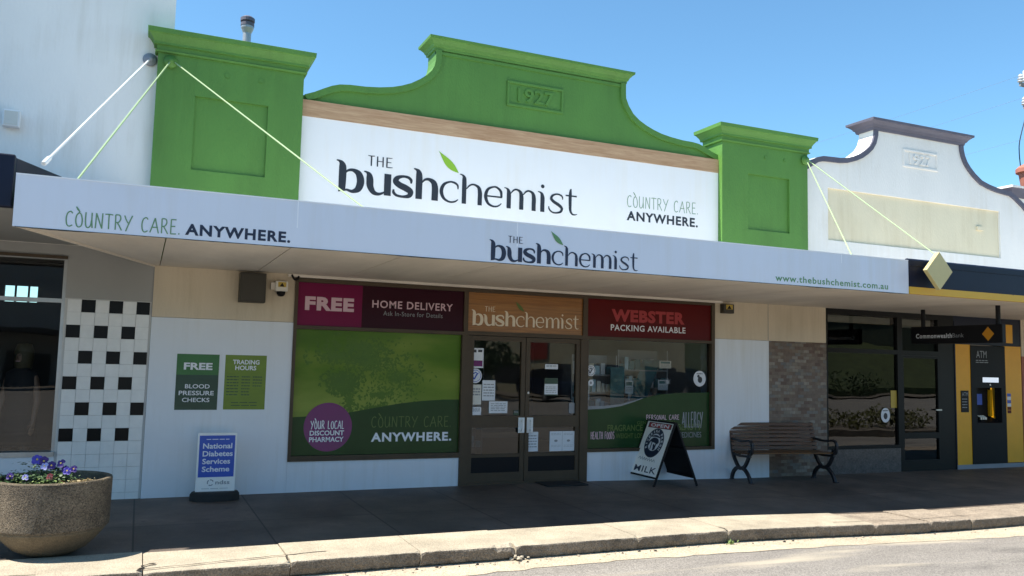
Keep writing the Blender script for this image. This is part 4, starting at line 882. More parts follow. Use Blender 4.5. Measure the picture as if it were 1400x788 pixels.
for cx, cz, rx, rz, nn, mi in ((-2.3, 1.80, .55, .15, 420, 1), (-2.2, 1.62, .55, .18, 420, 1), (-2.55, 1.36, .24, .13, 520, 0), (-2.52, 1.27, .18, .09, 260, 0), (-1.8, 1.42, .4, .2, 300, 1), (-2.7, 1.68, .28, .16, 200, 1), (-2.05, 1.2, .45, .12, 220, 1), (-2.3, 1.66, .4, .1, 160, 0), (-2.1, 1.03, .3, .05, 160, 1), (-2.45, 1.1, .1, .12, 120, 1)):
    for _ in range(nn):
        a = rg.uniform(0, 6.28); q = min(abs(rg.gauss(0, .6)), 1.25); x = cx+rx*q*math.cos(a); z = cz+rz*q*math.sin(a); s = rg.uniform(.012, .034); b = rg.uniform(0, 6.28)
        if not (-3.13 < x < -1.0 and .98 < z < 1.97): continue
        m.m = mi if rg.random() < .8 else 1-mi
        m.face([GP.p(x+s*math.cos(b), z+s*math.sin(b), .002+rg.uniform(0, .001)), GP.p(x+s*.5*math.cos(b+1.57), z+s*.5*math.sin(b+1.57), .002), GP.p(x-s*math.cos(b), z-s*math.sin(b), .0025), GP.p(x-s*.5*math.cos(b+1.57), z-s*.5*math.sin(b+1.57), .002)])
m.build('printed_leaves', ['gum_dark', 'gum_mid'], wg)
m = MB(); poly(m, GP, HL[::-1]+[(-3.16, .442), (-.965, .442)], .0032); m.build('printed_hill', 'hill', wg)
m = MB(); disc(m, GP, -2.712, .79, .305, .305, .0042, 40); m.build('purple_circle', 'purple', wg)
m = MB(); hand(m, GP, 'YOUR LOCAL', -2.93, -2.51, .768, .868, .075, .0055, tick=1); wr(m, GP, 'DISCOUNT', -2.938, -2.507, .685, .747, .025, .0055); wr(m, GP, 'PHARMACY', -2.942, -2.509, .605, .667, .025, .0055); m.build('lettering', 'white_ink', wg)
m = MB(); hand(m, GP, 'COUNTRY CARE.', -2.16, -1.06, .782, .918, .055, .0045, tick=1); m.build('lettering', 'olive_ink', wg)
m = MB(); wr(m, GP, 'ANYWHERE.', -2.155, -1.06, .595, .712, .036, .0045, 1.14); m.build('lettering', 'white_ink', wg)
# right window graphic
rw = thing('window_graphic', 'dark green curved print along the bottom of the right window', 'window graphic', (2.07, .02, .45))
RP = Plane((0, .031, 0))
CU = [(.986, 1.005), (1.3, 1.02), (1.57, 1.055), (1.8, 1.12), (1.95, 1.17), (2.1, 1.205), (2.27, 1.232), (2.6, 1.255), (3.154, 1.268)]
m = MB(); poly(m, RP, CU[::-1]+[(.986, .451), (3.154, .451)], 0); m.build('print_sheet', 'hill', rw)
m = MB()
for a, b in zip(CU[:4], CU[1:5]): m.face([RP.p(a[0], a[1], .0005), RP.p(b[0], b[1], .0005), RP.p(b[0], b[1]+.05*(1-.2*CU.index(b)), .0005), RP.p(a[0], a[1]+.05*(1-.2*CU.index(a)), .0005)])
m.build('pale_band', 'grey_ink', rw)
m = MB(); hand(m, RP, 'PERSONAL CARE', 2.01, 2.597, .855, .925, .09); hand(m, RP, 'HEALTH FOODS', 1.072, 1.463, .583, .686, .09); m.build('lettering', 'pink_ink', rw)
m = MB(); hand(m, RP, 'ALLERGY', 2.65, 3.03, .735, .965, .07); wr(m, RP, '& MEDICINES', 2.50, 3.005, .583, .665, .0); m.build('lettering', 'grey_ink', rw)
m = MB(); wr(m, RP, 'FRAGRANCE', 1.348, 1.95, .692, .785, .02); wr(m, RP, 'BEAUTY', 2.572, 3.014, .695, .79, .03); wr(m, RP, 'GENERAL HEALTH', 1.85, 2.52, .79, .835, .01); wr(m, RP, 'WEIGHT LOSS', 1.487, 1.98, .587, .66, .02); m.build('lettering', 'olive_ink', rw)
def badge(label, cx, cz, r, body, ink, kind, y=.031):
    o = thing('window_sticker', label, 'sticker', (cx, y, cz-r), group='round window stickers'); P = Plane((0, y, 0)); m = MB(); disc(m, P, cx, cz, r, r*1.05, .001); m.build('disc', body, o)
    m = MB()
    if kind == 'tick':
        ring(m, P, cx, cz, r*.78, r*.86, .002); strokes(m, P, [[(cx-r*.45, cz+r*.1, r*.18), (cx-r*.2, cz-r*.45, r*.2), (cx+r*.15, cz+r*.1, r*.2), (cx+r*.45, cz+r*.45, r*.1)], [(cx-r*.3, cz+r*.3, r*.15), (cx+r*.05, cz+r*.5, r*.15), (cx+r*.3, cz+r*.2, r*.1)]], 0, 0, 1, 1, .002)
    elif kind == 'bird': disc(m, P, cx+r*.05, cz-r*.15, r*.36, r*.42, .002); disc(m, P, cx-r*.2, cz+r*.32, r*.2, r*.2, .0024); lines(m, P, cx-r*.5, cx+r*.5, cz+r*.7, 1, .02, r*.1, 2, .002)
    else: disc(m, P, cx, cz, r*.4, r*.4, .002)
    m.build('emblem', ink, o)
badge('round blue and white tick sticker at the left edge of the right window', 1.058, 1.565, .075, 'paper', 'ink', 'tick')
badge('small pale disc sticker hanging under the tick sticker on the right window', 1.062, 1.39, .045, 'paper', 'grey_ink', 'dot')
badge('round white sticker at the right edge of the right window', 2.972, 1.477, .115, 'paper', 'ink_black', 'bird')
badge('round blue and white tick sticker on the left door glass', -.742, 1.463, .095, 'paper', 'ndss_blue', 'tick', .016)
def burst(label, cx, cz, r):
    m = MB(); P = RP
    for k in range(12): a = k*math.pi/6; q = r*(1 if k % 2 else .75); m.face([P.p(cx+.25*r*math.cos(a-.25), cz+.25*r*math.sin(a-.25), .001), P.p(cx+q*math.cos(a), cz+q*math.sin(a), .001), P.p(cx+.25*r*math.cos(a+.25), cz+.25*r*math.sin(a+.25), .001)])
    disc(m, P, cx, cz, r*.25, None, .0015, 10); tag(m.build('window_sticker', 'grey_ink'), label, 'sticker', 'flower shaped window stickers')
burst('pale flower shaped sticker low on the left of the right window', 1.20, 1.14, .07); burst('pale flower shaped sticker in the middle of the right window', 2.38, 1.42, .085)

# notices on the doors
DP = Plane((0, .012, 0))
def notice(label, x0, x1, z0, z1, body='paper', sty='lines', seed=1, extra=None):
    o = thing('door_notice', label, 'notice', ((x0+x1)/2, .012, z0), group='notices stuck on the shop doors'); m = MB(); rect(m, DP, x0, x1, z0, z1, .001); m.build('sheet', body, o); w = x1-x0; h = z1-z0; m = MB()
    if sty == 'blue':
        rect(m, DP, x0+w*.06, x1-w*.06, z0+h*.08, z0+h*.38); m.build('printed_block', 'purple', o); m = MB(); rect(m, DP, x0+w*.1, x0+w*.48, z0+h*.78, z0+h*.92); rect(m, DP, x0+w*.6, x0+w*.9, z0+h*.8, z0+h*.92); m.build('lettering', 'ink_black', o)
    elif sty == 'pair':
        rect(m, DP, x0+w*.495, x0+w*.505, z0, z1, .002); 
        for q in (.25, .75): disc(m, DP, x0+w*q, z0+h*.52, w*.07, h*.06, .002, 12)
        for q in (.06, .56): lines(m, DP, x0+w*q, x0+w*(q+.38), z0+h*.9, 2, h*.07, h*.015, seed+int(q*10)); lines(m, DP, x0+w*q, x0+w*(q+.38), z0+h*.3, 2, h*.07, h*.012, seed+3)
        m.build('lettering', 'grey_ink', o)
    elif sty == 'green':
        lines(m, DP, x0+w*.08, x1-w*.1, z0+h*.5, 4, h*.1, h*.03, seed); m.build('lettering', 'grey_ink', o); m = MB(); rect(m, DP, x0, x1, z0+h*.66, z1, .002); rect(m, DP, x0, x1, z0, z0+h*.06, .002); m.build('printed_block', 'poster_dark', o)
    else:
        lines(m, DP, x0+w*.1, x1-w*.1, z0+h*.82, 5 if sty == 'lines' else 3, h*.14, h*(.05 if sty == 'lines' else .08), seed); m.build('lettering', 'grey_ink', o)
notice('white notice with purple block at the top of the left door', -.835, -.632, 1.57, 1.84, 'paper', 'blue')
notice('cream letter sheet below the round sticker on the left door', -.84, -.65, 1.075, 1.345, 'paper_warm', 'few', 3)
notice('tall white notice beside the cream sheet on the left door', -.638, -.447, 1.13, 1.405, 'paper', 'lines', 5)
notice('small white card lowest at the left edge of the left door', -.832, -.646, .935, 1.042, 'paper', 'few', 7)
notice('wide white card low in the middle of the left door glass', -.533, -.257, .958, 1.12, 'paper', 'lines', 9)
notice('tiny blue sticker low at the right of the left door glass', -.165, -.08, .93, 1.0, 'poster_dark', 'few', 2)
notice('small white card highest on the right door glass', .308, .512, 1.575, 1.645, 'paper', 'few', 11)
notice('green headed white notice in the middle of the right door', .306, .515, 1.205, 1.45, 'paper', 'green', 12)
notice('folded white sheet at the lower left of the right door', .05, .222, .43, .70, 'paper', 'lines', 13)
notice('pair of white pages taped low on the right door', .402, .80, .427, .704, 'paper', 'pair', 14)
notice('pale square card at the lower right of the right door glass', .70, .79, .955, 1.10, 'grey_ink', 'few', 15)
# posters on the wall
PP = Plane((0, -.014, 0))
o = thing('wall_poster', 'dark green FREE blood pressure checks poster on white wall', 'poster', (-4.295, -.012, 1.008), group='posters on the white wall'); 
m = MB(); m.box(-4.53, -4.056, -.015, -.0125, 1.42, 1.665); m.build('upper_panel', 'poster_green', o); m = MB(); m.box(-4.53, -4.056, -.015, -.0125, 1.008, 1.42); m.build('lower_panel', 'poster_dark', o)
PP = Plane((0, -.015, 0))
m = MB(); wr(m, PP, 'FREE', -4.45, -4.13, 1.48, 1.563, .035); wr(m, PP, 'BLOOD', -4.425, -4.15, 1.26, 1.31, .014); wr(m, PP, 'PRESSURE', -4.49, -4.1, 1.18, 1.232, .014); wr(m, PP, 'CHECKS', -4.45, -4.145, 1.1, 1.15, .014); m.build('lettering', 'white_ink', o)
o = thing('wall_poster', 'lime green TRADING HOURS poster on white wall', 'poster', (-3.745, -.012, 1.013), group='posters on the white wall'); m = MB(); m.box(-3.987, -3.506, -.015, -.0125, 1.012, 1.666); m.build('panel', 'poster_lime', o)
m = MB(); wr(m, PP, 'TRADING', -3.90, -3.59, 1.555, 1.61, .025); wr(m, PP, 'HOURS', -3.87, -3.625, 1.485, 1.54, .025); m.build('lettering', 'white_ink', o)
m = MB()
for cx, w, n in ((-3.96, .15, 7), (-3.79, .11, 7), (-3.66, .12, 4)): lines(m, PP, cx, cx+w*.9, 1.41, n, .036, .011, int(-cx*100))
lines(m, PP, -3.9, -3.6, 1.10, 2, .035, .008, 5); m.build('timetable', 'poster_dark', o)

# boxes near the ceiling
o = thing('junction_box', 'dark brown metal box on the cream wall under the awning', 'box', (-3.73, -.07, 2.305))
m = MB(); m.box(-3.88, -3.575, -.16, -.001, 2.305, 2.665); m.build('body', 'brown_box', o, bevel=.008); m = MB(); m.box(-3.865, -3.59, -.168, -.16, 2.32, 2.65); m.build('lid', 'brown_box', o, bevel=.005)
def alarm(label, x0, x1, z0, z1, body, dome):
    o = thing('security_sensor', label, 'sensor', ((x0+x1)/2, -.05, z0), group='security sensors'); m = MB(); m.box(x0, x1, -.10, -.001, z0, z1); m.build('body', body, o, bevel=.008)
    m = MB(); xx = (x0+x1)/2; w = (x1-x0); P = Plane((0, -.10, 0)); rect(m, P, x0+w*.2, x1-w*.15, z0+(z1-z0)*.42, z1-.012, .002); m.build('sticker', 'sticker', o)
    m = MB(); m.face([P.p(xx-w*.2, z0+(z1-z0)*.46, .003), P.p(xx+w*.22, z0+(z1-z0)*.46, .003), P.p(xx+w*.02, z1-.02, .003)]); m.build('warning_mark', 'black', o)
    if dome: m = MB(); m.lathe([(.055, z0), (.05, z0-.03), (.035, z0-.055), (.01, z0-.062)], (xx, -.05, 0), 14); m.build('lens', 'black', o, True); m = MB(); m.box(x0-.05, x0, -.06, -.001, z0+.02, z1-.02); m.build('mount', 'soffit', o)
alarm('small off white sensor with yellow sticker beside the brown box', -3.455, -3.305, 2.462, 2.588, 'plastic', True)
alarm('small brown sensor with sticker right of the red sign', 3.33, 3.53, 2.50, 2.645, 'brown_box', False)
m = MB(); m.tube(cat_curve([(-3.25, -.02, 2.688), (-3.25, -.06, 2.66), (-3.22, -.07, 2.62), (-3.18, -.06, 2.64), (-3.17, -.02, 2.688)]), .014, 8); tag(m.build('cable_loop', 'black'), 'short black cable loop under the soffit at the window corner', 'cable')
o = thing('wall_light', 'square white floodlight box on the tall white wall', 'light', (-6.385, -.05, 4.115)); m = MB(); m.box(-6.47, -6.30, -.13, -.03, 4.12, 4.31); m.build('housing', 'white_metal', o, bevel=.012); m = MB(); m.box(-6.45, -6.32, -.136, -.13, 4.14, 4.29); m.build('lens', 'plastic', o); m = MB(); m.box(-6.42, -6.35, -.03, -.001, 4.17, 4.26); m.build('bracket', 'kick', o)

# ------------------------------------------------------------------ door mat
m = MB(); m.box(.17, .80, -.42, -.03, .003, .018); tag(m.build('door_mat', 'rubber', bevel=.004), 'black rubber mat lying before the right door', 'door mat')
# ------------------------------------------------------------------ stand sign
sd = thing('pavement_sign', 'blue and white diabetes scheme sign in a black rounded base', 'sign', (-4.055, -.33, 0))
m = MB(); W = .235
m.box(-W+.02, W-.02, -.012, .012, .06, .765); m.build('panel', 'sign_white', sd, bevel=.006, local=True)
m = MB(); m.lathe([(.27, .0), (.275, .02), (.27, .075), (.25, .10), (.06, .10)], (0, 0, 0), 40, 1, .52); m.build('base', 'rubber', sd, local=True)
SP = Plane((0, -.0125, 0))
m = MB(); rect(m, SP, -.195, .195, .262, .735, .001); m.build('blue_print', 'ndss_blue', sd, local=True)
m = MB()
for s, w, z in (('National', .32, .585), ('Diabetes', .33, .497), ('Services', .305, .410), ('Scheme', .30, .322)): wr(m, SP, s, -.155, -.155+w, z, z+.062, .022, .0025)
lines(m, SP, -.12, .13, .695, 1, .02, .008, 3, .0025); m.build('lettering', 'white_ink', sd, local=True)
m = MB(); wr(m, SP, 'ndss', .0, .155, .178, .224, .015, .002); lines(m, SP, -.15, .14, .135, 1, .02, .004, 5)
for a0 in (.4, 2.2, 4.2): strokes(m, SP, [[(-.055+.032*math.cos(a0+k*.35), .2+.032*math.sin(a0+k*.35), .014*(1-.18*k)) for k in range(5)]], 0, 0, 1, 1, .002)
m.build('emblem', 'grey_ink', sd, local=True)

# ------------------------------------------------------------------ A-frame
af = thing('a_frame_sign', 'folding pavement board reading OPEN and MILK with a round blue cow badge', 'sign', (2.05, -.33, g(2, -.3)))
top = Vector((0, 0, .875)); 
def leafp(sgn):
    bot = Vector((sgn*.31, 0, .115)); return top, bot
H = .335
for sgn, nm in ((-1, 'front_panel'), (1, 'rear_panel')):
    tp = Vector((sgn*.012, 0, .87)); bt = Vector((sgn*.315, 0, .12)); d = (tp-bt); n = Vector((sgn*d.z, 0, -sgn*d.x)).normalized()
    m = MB(); R = [[bt+Vector((0, y, 0))+n*q for y, q in ((-H, .004), (H, .004), (H, -.004), (-H, -.004))], [tp+Vector((0, y, 0))+n*q for y, q in ((-H, .004), (H, .004), (H, -.004), (-H, -.004))]]
    m.rings(R); m.build(nm, 'sign_white' if sgn < 0 else 'black', af, local=True)
    for y in (-H-.006, H+.006):
        m = MB(); ft = bt-d*(.125/.75); m.bar([ft+Vector((0, y, 0)), tp+Vector((0, y, 0))], .014, .010, (0, 1, 0)); m.build('leg', 'black', af, local=True)
    m = MB(); m.bar([tp+Vector((0, -H, .004)), tp+Vector((0, H, .004))], .012, .010, n); m.bar([bt+Vector((0, -H, -.006)), bt+Vector((0, H, -.006))], .012, .010, n); 
    if sgn > 0: mid = bt.lerp(tp, .52); m.bar([mid+Vector((0, -H, 0)), mid+Vector((0, H, 0))], .012, .016, n)
    m.build('rail', 'black', af, local=True)
bt = Vector((-.315, H, .12)); tp = Vector((-.012, H, .87)); v = (tp-bt).normalized(); u = Vector((0, -1, 0)); nn = u.cross(v)
FP = Plane(bt, u, v); FP.O = bt+FP.n*.0045; LEN = (tp-bt).length
m = MB(); rect(m, FP, .05, .63, LEN*.875, LEN*.975, .001); m.build('black_band', 'ink_black', af, local=True)
m = MB(); rect(m, FP, .075, .605, LEN*.885, LEN*.965, .0015); m.build('red_band', 'red_ink', af, local=True)
m = MB(); wr(m, FP, 'OPEN', .11, .57, LEN*.893, LEN*.957, .03, .003, 1.05); m.build('lettering', 'white_ink', af, local=True)
cx, cy, r = .335, LEN*.60, .225
m = MB(); disc(m, FP, cx, cy, r, r*.98, .001, 40); m.build('badge_disc', 'ink', af, local=True)
m = MB(); disc(m, FP, cx, cy+.01, r*.62, r*.58, .002, 36)
word = 'RIVERINA FRESH'
for i, c in enumerate(word):
    if c == ' ': continue
    a = math.radians(205-i*(230/(len(word)-1))); ra = r*.80; V, F = text2d(c, .03); ca, sa = math.cos(a), math.sin(a); s = r*.20
    if c == 'I': pw = s*.3
    else: pw = s*.85
    m.raw([FP.p(cx+ra*ca+((p-.5)*pw)*sa+(q-.5)*s*ca, cy+ra*sa-((p-.5)*pw)*ca+(q-.5)*s*sa, .002) for p, q in V], F)
m.build('badge_ring_lettering', 'paper', af, local=True)
m = MB()
strokes(m, FP, [[(cx-.10, cy+.03, .03), (cx-.03, cy+.045, .07), (cx+.06, cy+.03, .075), (cx+.10, cy+.0, .04)], [(cx-.10, cy+.03, .03), (cx-.125, cy-.02, .045), (cx-.12, cy-.05, .02)], [(cx-.05, cy+.02, .025), (cx-.05, cy-.10, .02)], [(cx+.06, cy+.02, .03), (cx+.055, cy-.10, .02)], [(cx+.0, cy-.02, .03), (cx+.03, cy-.06, .05), (cx+.02, cy-.11, .03)], [(cx-.12, cy+.09, .012), (cx, cy+.105, .03), (cx+.12, cy+.085, .012)]], 0, 0, 1, 1, .003)
m.build('cow_emblem', 'ink', af, local=True)
m = MB(); strokes(m, FP, [[(.08+k*.03, LEN*.295+(.022 if k % 2 else -.012)-.0012*k, .008) for k in range(15)]], 0, 0, 1, 1, .001); m.build('script_line', 'grey_ink', af, local=True)
m = MB(); wr(m, FP, 'MILK', .06, .61, LEN*.055, LEN*.165, .012, .001, 1.12); m.build('lettering', 'ink', af, local=True)

# ------------------------------------------------------------------ bench
bn = thing('park_bench', 'brown slatted bench with curly black iron ends against the wall', 'bench', (4.22, -.40, g(4.5, -.4)), math.radians(-8))
def bench_end(x, sg):
    m = MB(); S = (1, 0, 0)
    m.bar(cat_curve([(x, .36, .86), (x, .33, .80), (x, .26, .55), (x, .23, .42), (x, .19, .34), (x, .09, .23), (x, .0, .195), (x, -.10, .235), (x, -.19, .34), (x, -.235, .43)]), .022, .02, S)
    m.bar(cat_curve([(x, .26, .0), (x, .25, .06), (x, .20, .14), (x, .10, .20), (x, 0, .205), (x, -.10, .19), (x, -.20, .12), (x, -.25, .05), (x, -.275, .0)]), .022, .021, S)
    m.box(x-.03, x+.03, .235, .295, 0, .015); m.box(x-.03, x+.03, -.32, -.25, 0, .015)
    m.bar([(x, .23, .40), (x, 0, .385), (x, -.26, .40)], .016, .018, S)
    m.build('iron_end', 'iron', bn, local=True)
    m = MB(); m.bar(cat_curve([(x, .29, .60), (x, .2, .625), (x, .05, .61), (x, -.12, .615), (x, -.24, .63), (x, -.30, .60), (x, -.315, .54), (x, -.30, .47), (x, -.26, .43), (x, -.225, .45), (x, -.235, .485), (x, -.26, .48)]), .016, .019, S); m.build('armrest', 'iron', bn, local=True)
LX = .76
bench_end(-LX+.03, -1); bench_end(LX-.03, 1)
for k in range(7):
    t = k/6; y = .235+.11*t; z = .485+.355*t; m = MB(); a = .30
    c, s = math.cos(a), math.sin(a); hw, ht = .024, .012
    P = [(y-.03+dy*c+dz*s*.0, z+dz) for dy, dz in ((-ht, -hw), (ht, -hw), (ht+.014, hw), (-ht+.014, hw))]
    m.rings([[(-LX, p[0], p[1]) for p in P], [(LX, p[0], p[1]) for p in P]]); m.build('back_slat', 'slat', bn, bevel=.003, local=True)
for k in range(6):
    y = .17-k*.078; z = .425+.012*abs(k-2)/2; m = MB(); m.box(-LX, LX, y-.03, y+.03, z-.012, z+.012); m.build('seat_slat', 'slat', bn, bevel=.003, local=True)

# ------------------------------------------------------------------ planter with pansies
pc = (-5.525, -2.68)
pt = thing('planter', 'round pebbled concrete planter bowl by the kerb', 'planter', (pc[0], pc[1], 0))
m = MB(); R = [[(r*math.cos(2*math.pi*k/96), r*math.sin(2*math.pi*k/96), z) for k in range(96)] for r, z in ((.425, .225), (.434, .232), (.436, .245), (.439, .45), (.441, .600), (.441, .608))]
m.rings(R, cap=False); m.build('drum', 'aggregate', pt, smooth=True, local=True)
m = MB(); R = [[(r*math.cos(2*math.pi*k/96), r*math.sin(2*math.pi*k/96), z) for k in range(96)] for r, z in ((.441, .608), (.435, .617), (.402, .617), (.394, .607), (.391, .48))]
m.rings(R, cap=False); m.build('rim', 'bowl', pt, local=True)
m = MB(); m.lathe([(.15, 0), (.19, .012), (.28, .06), (.36, .14), (.408, .20), (.425, .228), (.3, .228)], (0, 0, 0), 72); m.build('foot_bowl', 'bowl', pt, smooth=True, local=True)
m = MB(); R = random.Random(2); n = 40; rings_ = [[(r*math.cos(2*math.pi*k/n), r*math.sin(2*math.pi*k/n), .545+R.uniform(-.012, .02)) for k in range(n)] for r in (.392, .32, .2, .1, .03)]
m.rings(rings_); m.build('soil', 'soil', pt, local=True)
m = MB()
for _ in range(160):
    a = R.gauss(-1.0, .22); rr_ = R.uniform(.35, .398); x, y = rr_*math.cos(a), rr_*math.sin(a); L = R.uniform(.015, .05); b = R.uniform(0, 6.28); z = R.uniform(.585, .63)
    m.face([(x, y, z), (x+L*math.cos(b), y+L*math.sin(b), z+R.uniform(-.01, .012)), (x+L*math.cos(b)+.004, y+L*math.sin(b)+.006, z), (x+.004, y+.006, z-.004)])
o = m.build('straw_mulch', 'straw', pt, local=True); o['kind'] = 'stuff'
def pansy(label, dx, dy, cols, s, seed, hgt):
    R = random.Random(seed); o = thing('pansy_plant', label, 'flower', (pc[0]+dx, pc[1]+dy, .55), group='pansies in the planter'); 
    for mt, nn, zz in (('leafgreen', 170, 1), ('leaflight', 70 if seed % 2 else 26, .8)):
        m = MB()
        for _ in range(nn):
            a = R.uniform(0, 6.28); r = min(abs(R.gauss(0, .055)), .085)*s*1.3; x, y = r*math.cos(a), r*math.sin(a); z = R.uniform(.01, hgt*.9)*zz; L = R.uniform(.018, .036); b = R.uniform(0, 6.28); t = R.uniform(-.5, .7)
            d = Vector((math.cos(b)*math.cos(t), math.sin(b)*math.cos(t), math.sin(t))); w = d.cross(Vector((0, 0, 1))).normalized()*L*.36; p = Vector((x, y, z)); bend = Vector((0, 0, -L*.2))
            m.face([p, p+d*L*.35+w, p+d*L*.75+w*.8+bend*.5, p+d*L+bend, p+d*L*.75-w*.8+bend*.5, p+d*L*.35-w])
        m.build('leaves', mt, o, local=True)
    m = MB()
    for k in range(4): x, y = R.gauss(0, .03)*s, R.gauss(0, .03)*s; m.tube([(x*.3, y*.3, 0), (x, y, hgt*.8)], .003, 5)
    m.build('stems', 'leafgreen', o, local=True)
    for fx, fy, fz, c, fs in cols:
        m = MB(); nd = Vector((R.uniform(-.5, .3), -1, R.uniform(.15, .6))).normalized(); u = nd.cross(Vector((0, 0, 1))).normalized(); v = u.cross(nd); C = Vector((fx, fy, fz))
        for q, (an, pr) in enumerate(((90, .62), (35, .6), (145, .6), (-35, .68), (-125, .68))):
            a = math.radians(an+R.uniform(-12, 12)); pc_ = C+(u*math.cos(a)-v*math.sin(a)*-1)*fs*.55
            m.face([pc_+(u*math.cos(t)+v*math.sin(t))*fs*.74*pr+nd*(.0015*q-.10*fs*math.cos(2*t)) for t in [k*math.pi/6 for k in range(12)]])
        fo = m.build('flower', c, o, local=True)
        m = MB(); m.face([C+(u*math.cos(t)+v*math.sin(t))*fs*.2+nd*.012 for t in [k*math.pi/4 for k in range(8)]]); m.build('flower_eye', 'sticker' if c != 'wine' else 'ink_black', fo, local=True)
pansy('dark leafed pansy clump with one white lavender bloom at the left rim', -.24, -.13, [(.05, -.06, .095, 'lavender', .026), (-.06, -.02, .10, 'violet', .03)], 1.3, 1, .13)
pansy('tallest pansy clump with big blue violet blooms at the back', -.13, .02, [(0.0, -.06, .215, 'blue_petal', .045), (.05, -.07, .205, 'violet', .04), (.06, -.09, .165, 'lavender', .032)], 1.5, 2, .21)
pansy('pansy clump of deep violet blooms right of the tallest clump', .02, -.02, [(-.04, -.05, .17, 'violet', .036), (.03, -.05, .185, 'violet', .036), (.06, -.06, .14, 'violet', .03)], 1.3, 4, .17)
pansy('small pansy clump with a wine red bloom near the front rim', -.04, -.22, [(.03, -.05, .105, 'wine', .028)], 1.1, 3, .12)
pansy('rightmost pansy clump with a bright blue bloom and pale leaves', .07, -.16, [(.035, -.04, .14, 'blue_petal', .034), (.08, -.02, .15, 'violet', .03)], 1.2, 5, .13)
pansy('low dark pansy clump without pale blooms at the far left', -.30, .04, [(-.02, -.05, .09, 'violet', .026)], 1.2, 6, .12)
# weed in the kerb joint
m = MB(); R = random.Random(9)
for _ in range(46):
    a = R.uniform(0, 6.28); L = R.uniform(.02, .06); t = R.uniform(.1, 1.3); p = Vector((.66+R.gauss(0, .02), -3.63+R.gauss(0, .012), g(.66, -3.6)-.13)); d = Vector((math.cos(a)*math.cos(t), math.sin(a)*math.cos(t), math.sin(t))); w = d.cross(Vector((0, 0, 1))).normalized()*.008
    m.face([p+d*L*.3, p+d*L*.7+w, p+d*L, p+d*L*.7-w])
tag(m.build('weed', 'leaflight'), 'small green weed growing from the kerb foot', 'weed')

# ------------------------------------------------------------------ shop fittings seen through the glass
def shelf(label, x, y, w, h, rows, seed):
    R = random.Random(seed); o = thing('display_shelf', label, 'shelf', (x, y, 0), group='display shelves in the shop'); m = MB(); m.box(-w/2, w/2, .14, .16, 0, h); m.box(-w/2-.02, -w/2, -.14, .16, 0, h); m.box(w/2, w/2+.02, -.14, .16, 0, h)
    for k in range(rows): m.box(-w/2, w/2, -.14, .14, .15+k*(h-.2)/rows, .17+k*(h-.2)/rows)
    m.build('carcass', 'interior', o, local=True); m = MB()
    for k in range(rows):
        xx = -w/2+.02
        while xx < w/2-.08: ww = R.uniform(.05, .11); hh = R.uniform(.09, .2); m.m = R.randint(0, 3); m.box(xx, xx+ww, -.12, .0, .172+k*(h-.2)/rows, .172+k*(h-.2)/rows+hh); xx += ww+R.uniform(.005, .03)
    m.build('stock', ['teal', 'paper', 'pack_blue', 'paper_warm'], o, local=True)
shelf('display shelf of mixed boxes behind the left part of the right window', 1.42, .70, .75, 1.8, 6, 1)
shelf('display shelf of mixed boxes behind the right part of the right window', 2.45, .95, .9, 1.9, 6, 2)
shelf('stocked shelf seen dimly through the shop doors', -.2, 3.2, 1.6, 1.8, 5, 3)
ds = thing('display_card', 'tall teal display stand behind the right window', 'display', (1.72, .45, 0), group='teal display stands'); m = MB(); m.box(1.62, 1.86, .42, .44, .9, 1.62); m.build('card', 'teal', ds); m = MB(); m.box(1.6, 1.88, .38, .56, 0, .9); m.build('plinth', 'interior', ds)
ds = thing('display_card', 'slanted teal poster stand behind the right window near the white sticker', 'display', (2.45, .8, 0), group='teal display stands'); m = MB(); m.face([(2.2, .8, 1.1), (2.5, .8, 1.1), (2.8, .82, 1.75), (2.45, .82, 1.75)]); m.face([(2.2, .803, 1.1), (2.45, .823, 1.75), (2.8, .823, 1.75), (2.5, .803, 1.1)]); m.build('card', 'teal', ds); m = MB(); m.box(2.1, 2.6, .7, .95, 0, 1.1); m.build('plinth', 'interior', ds)

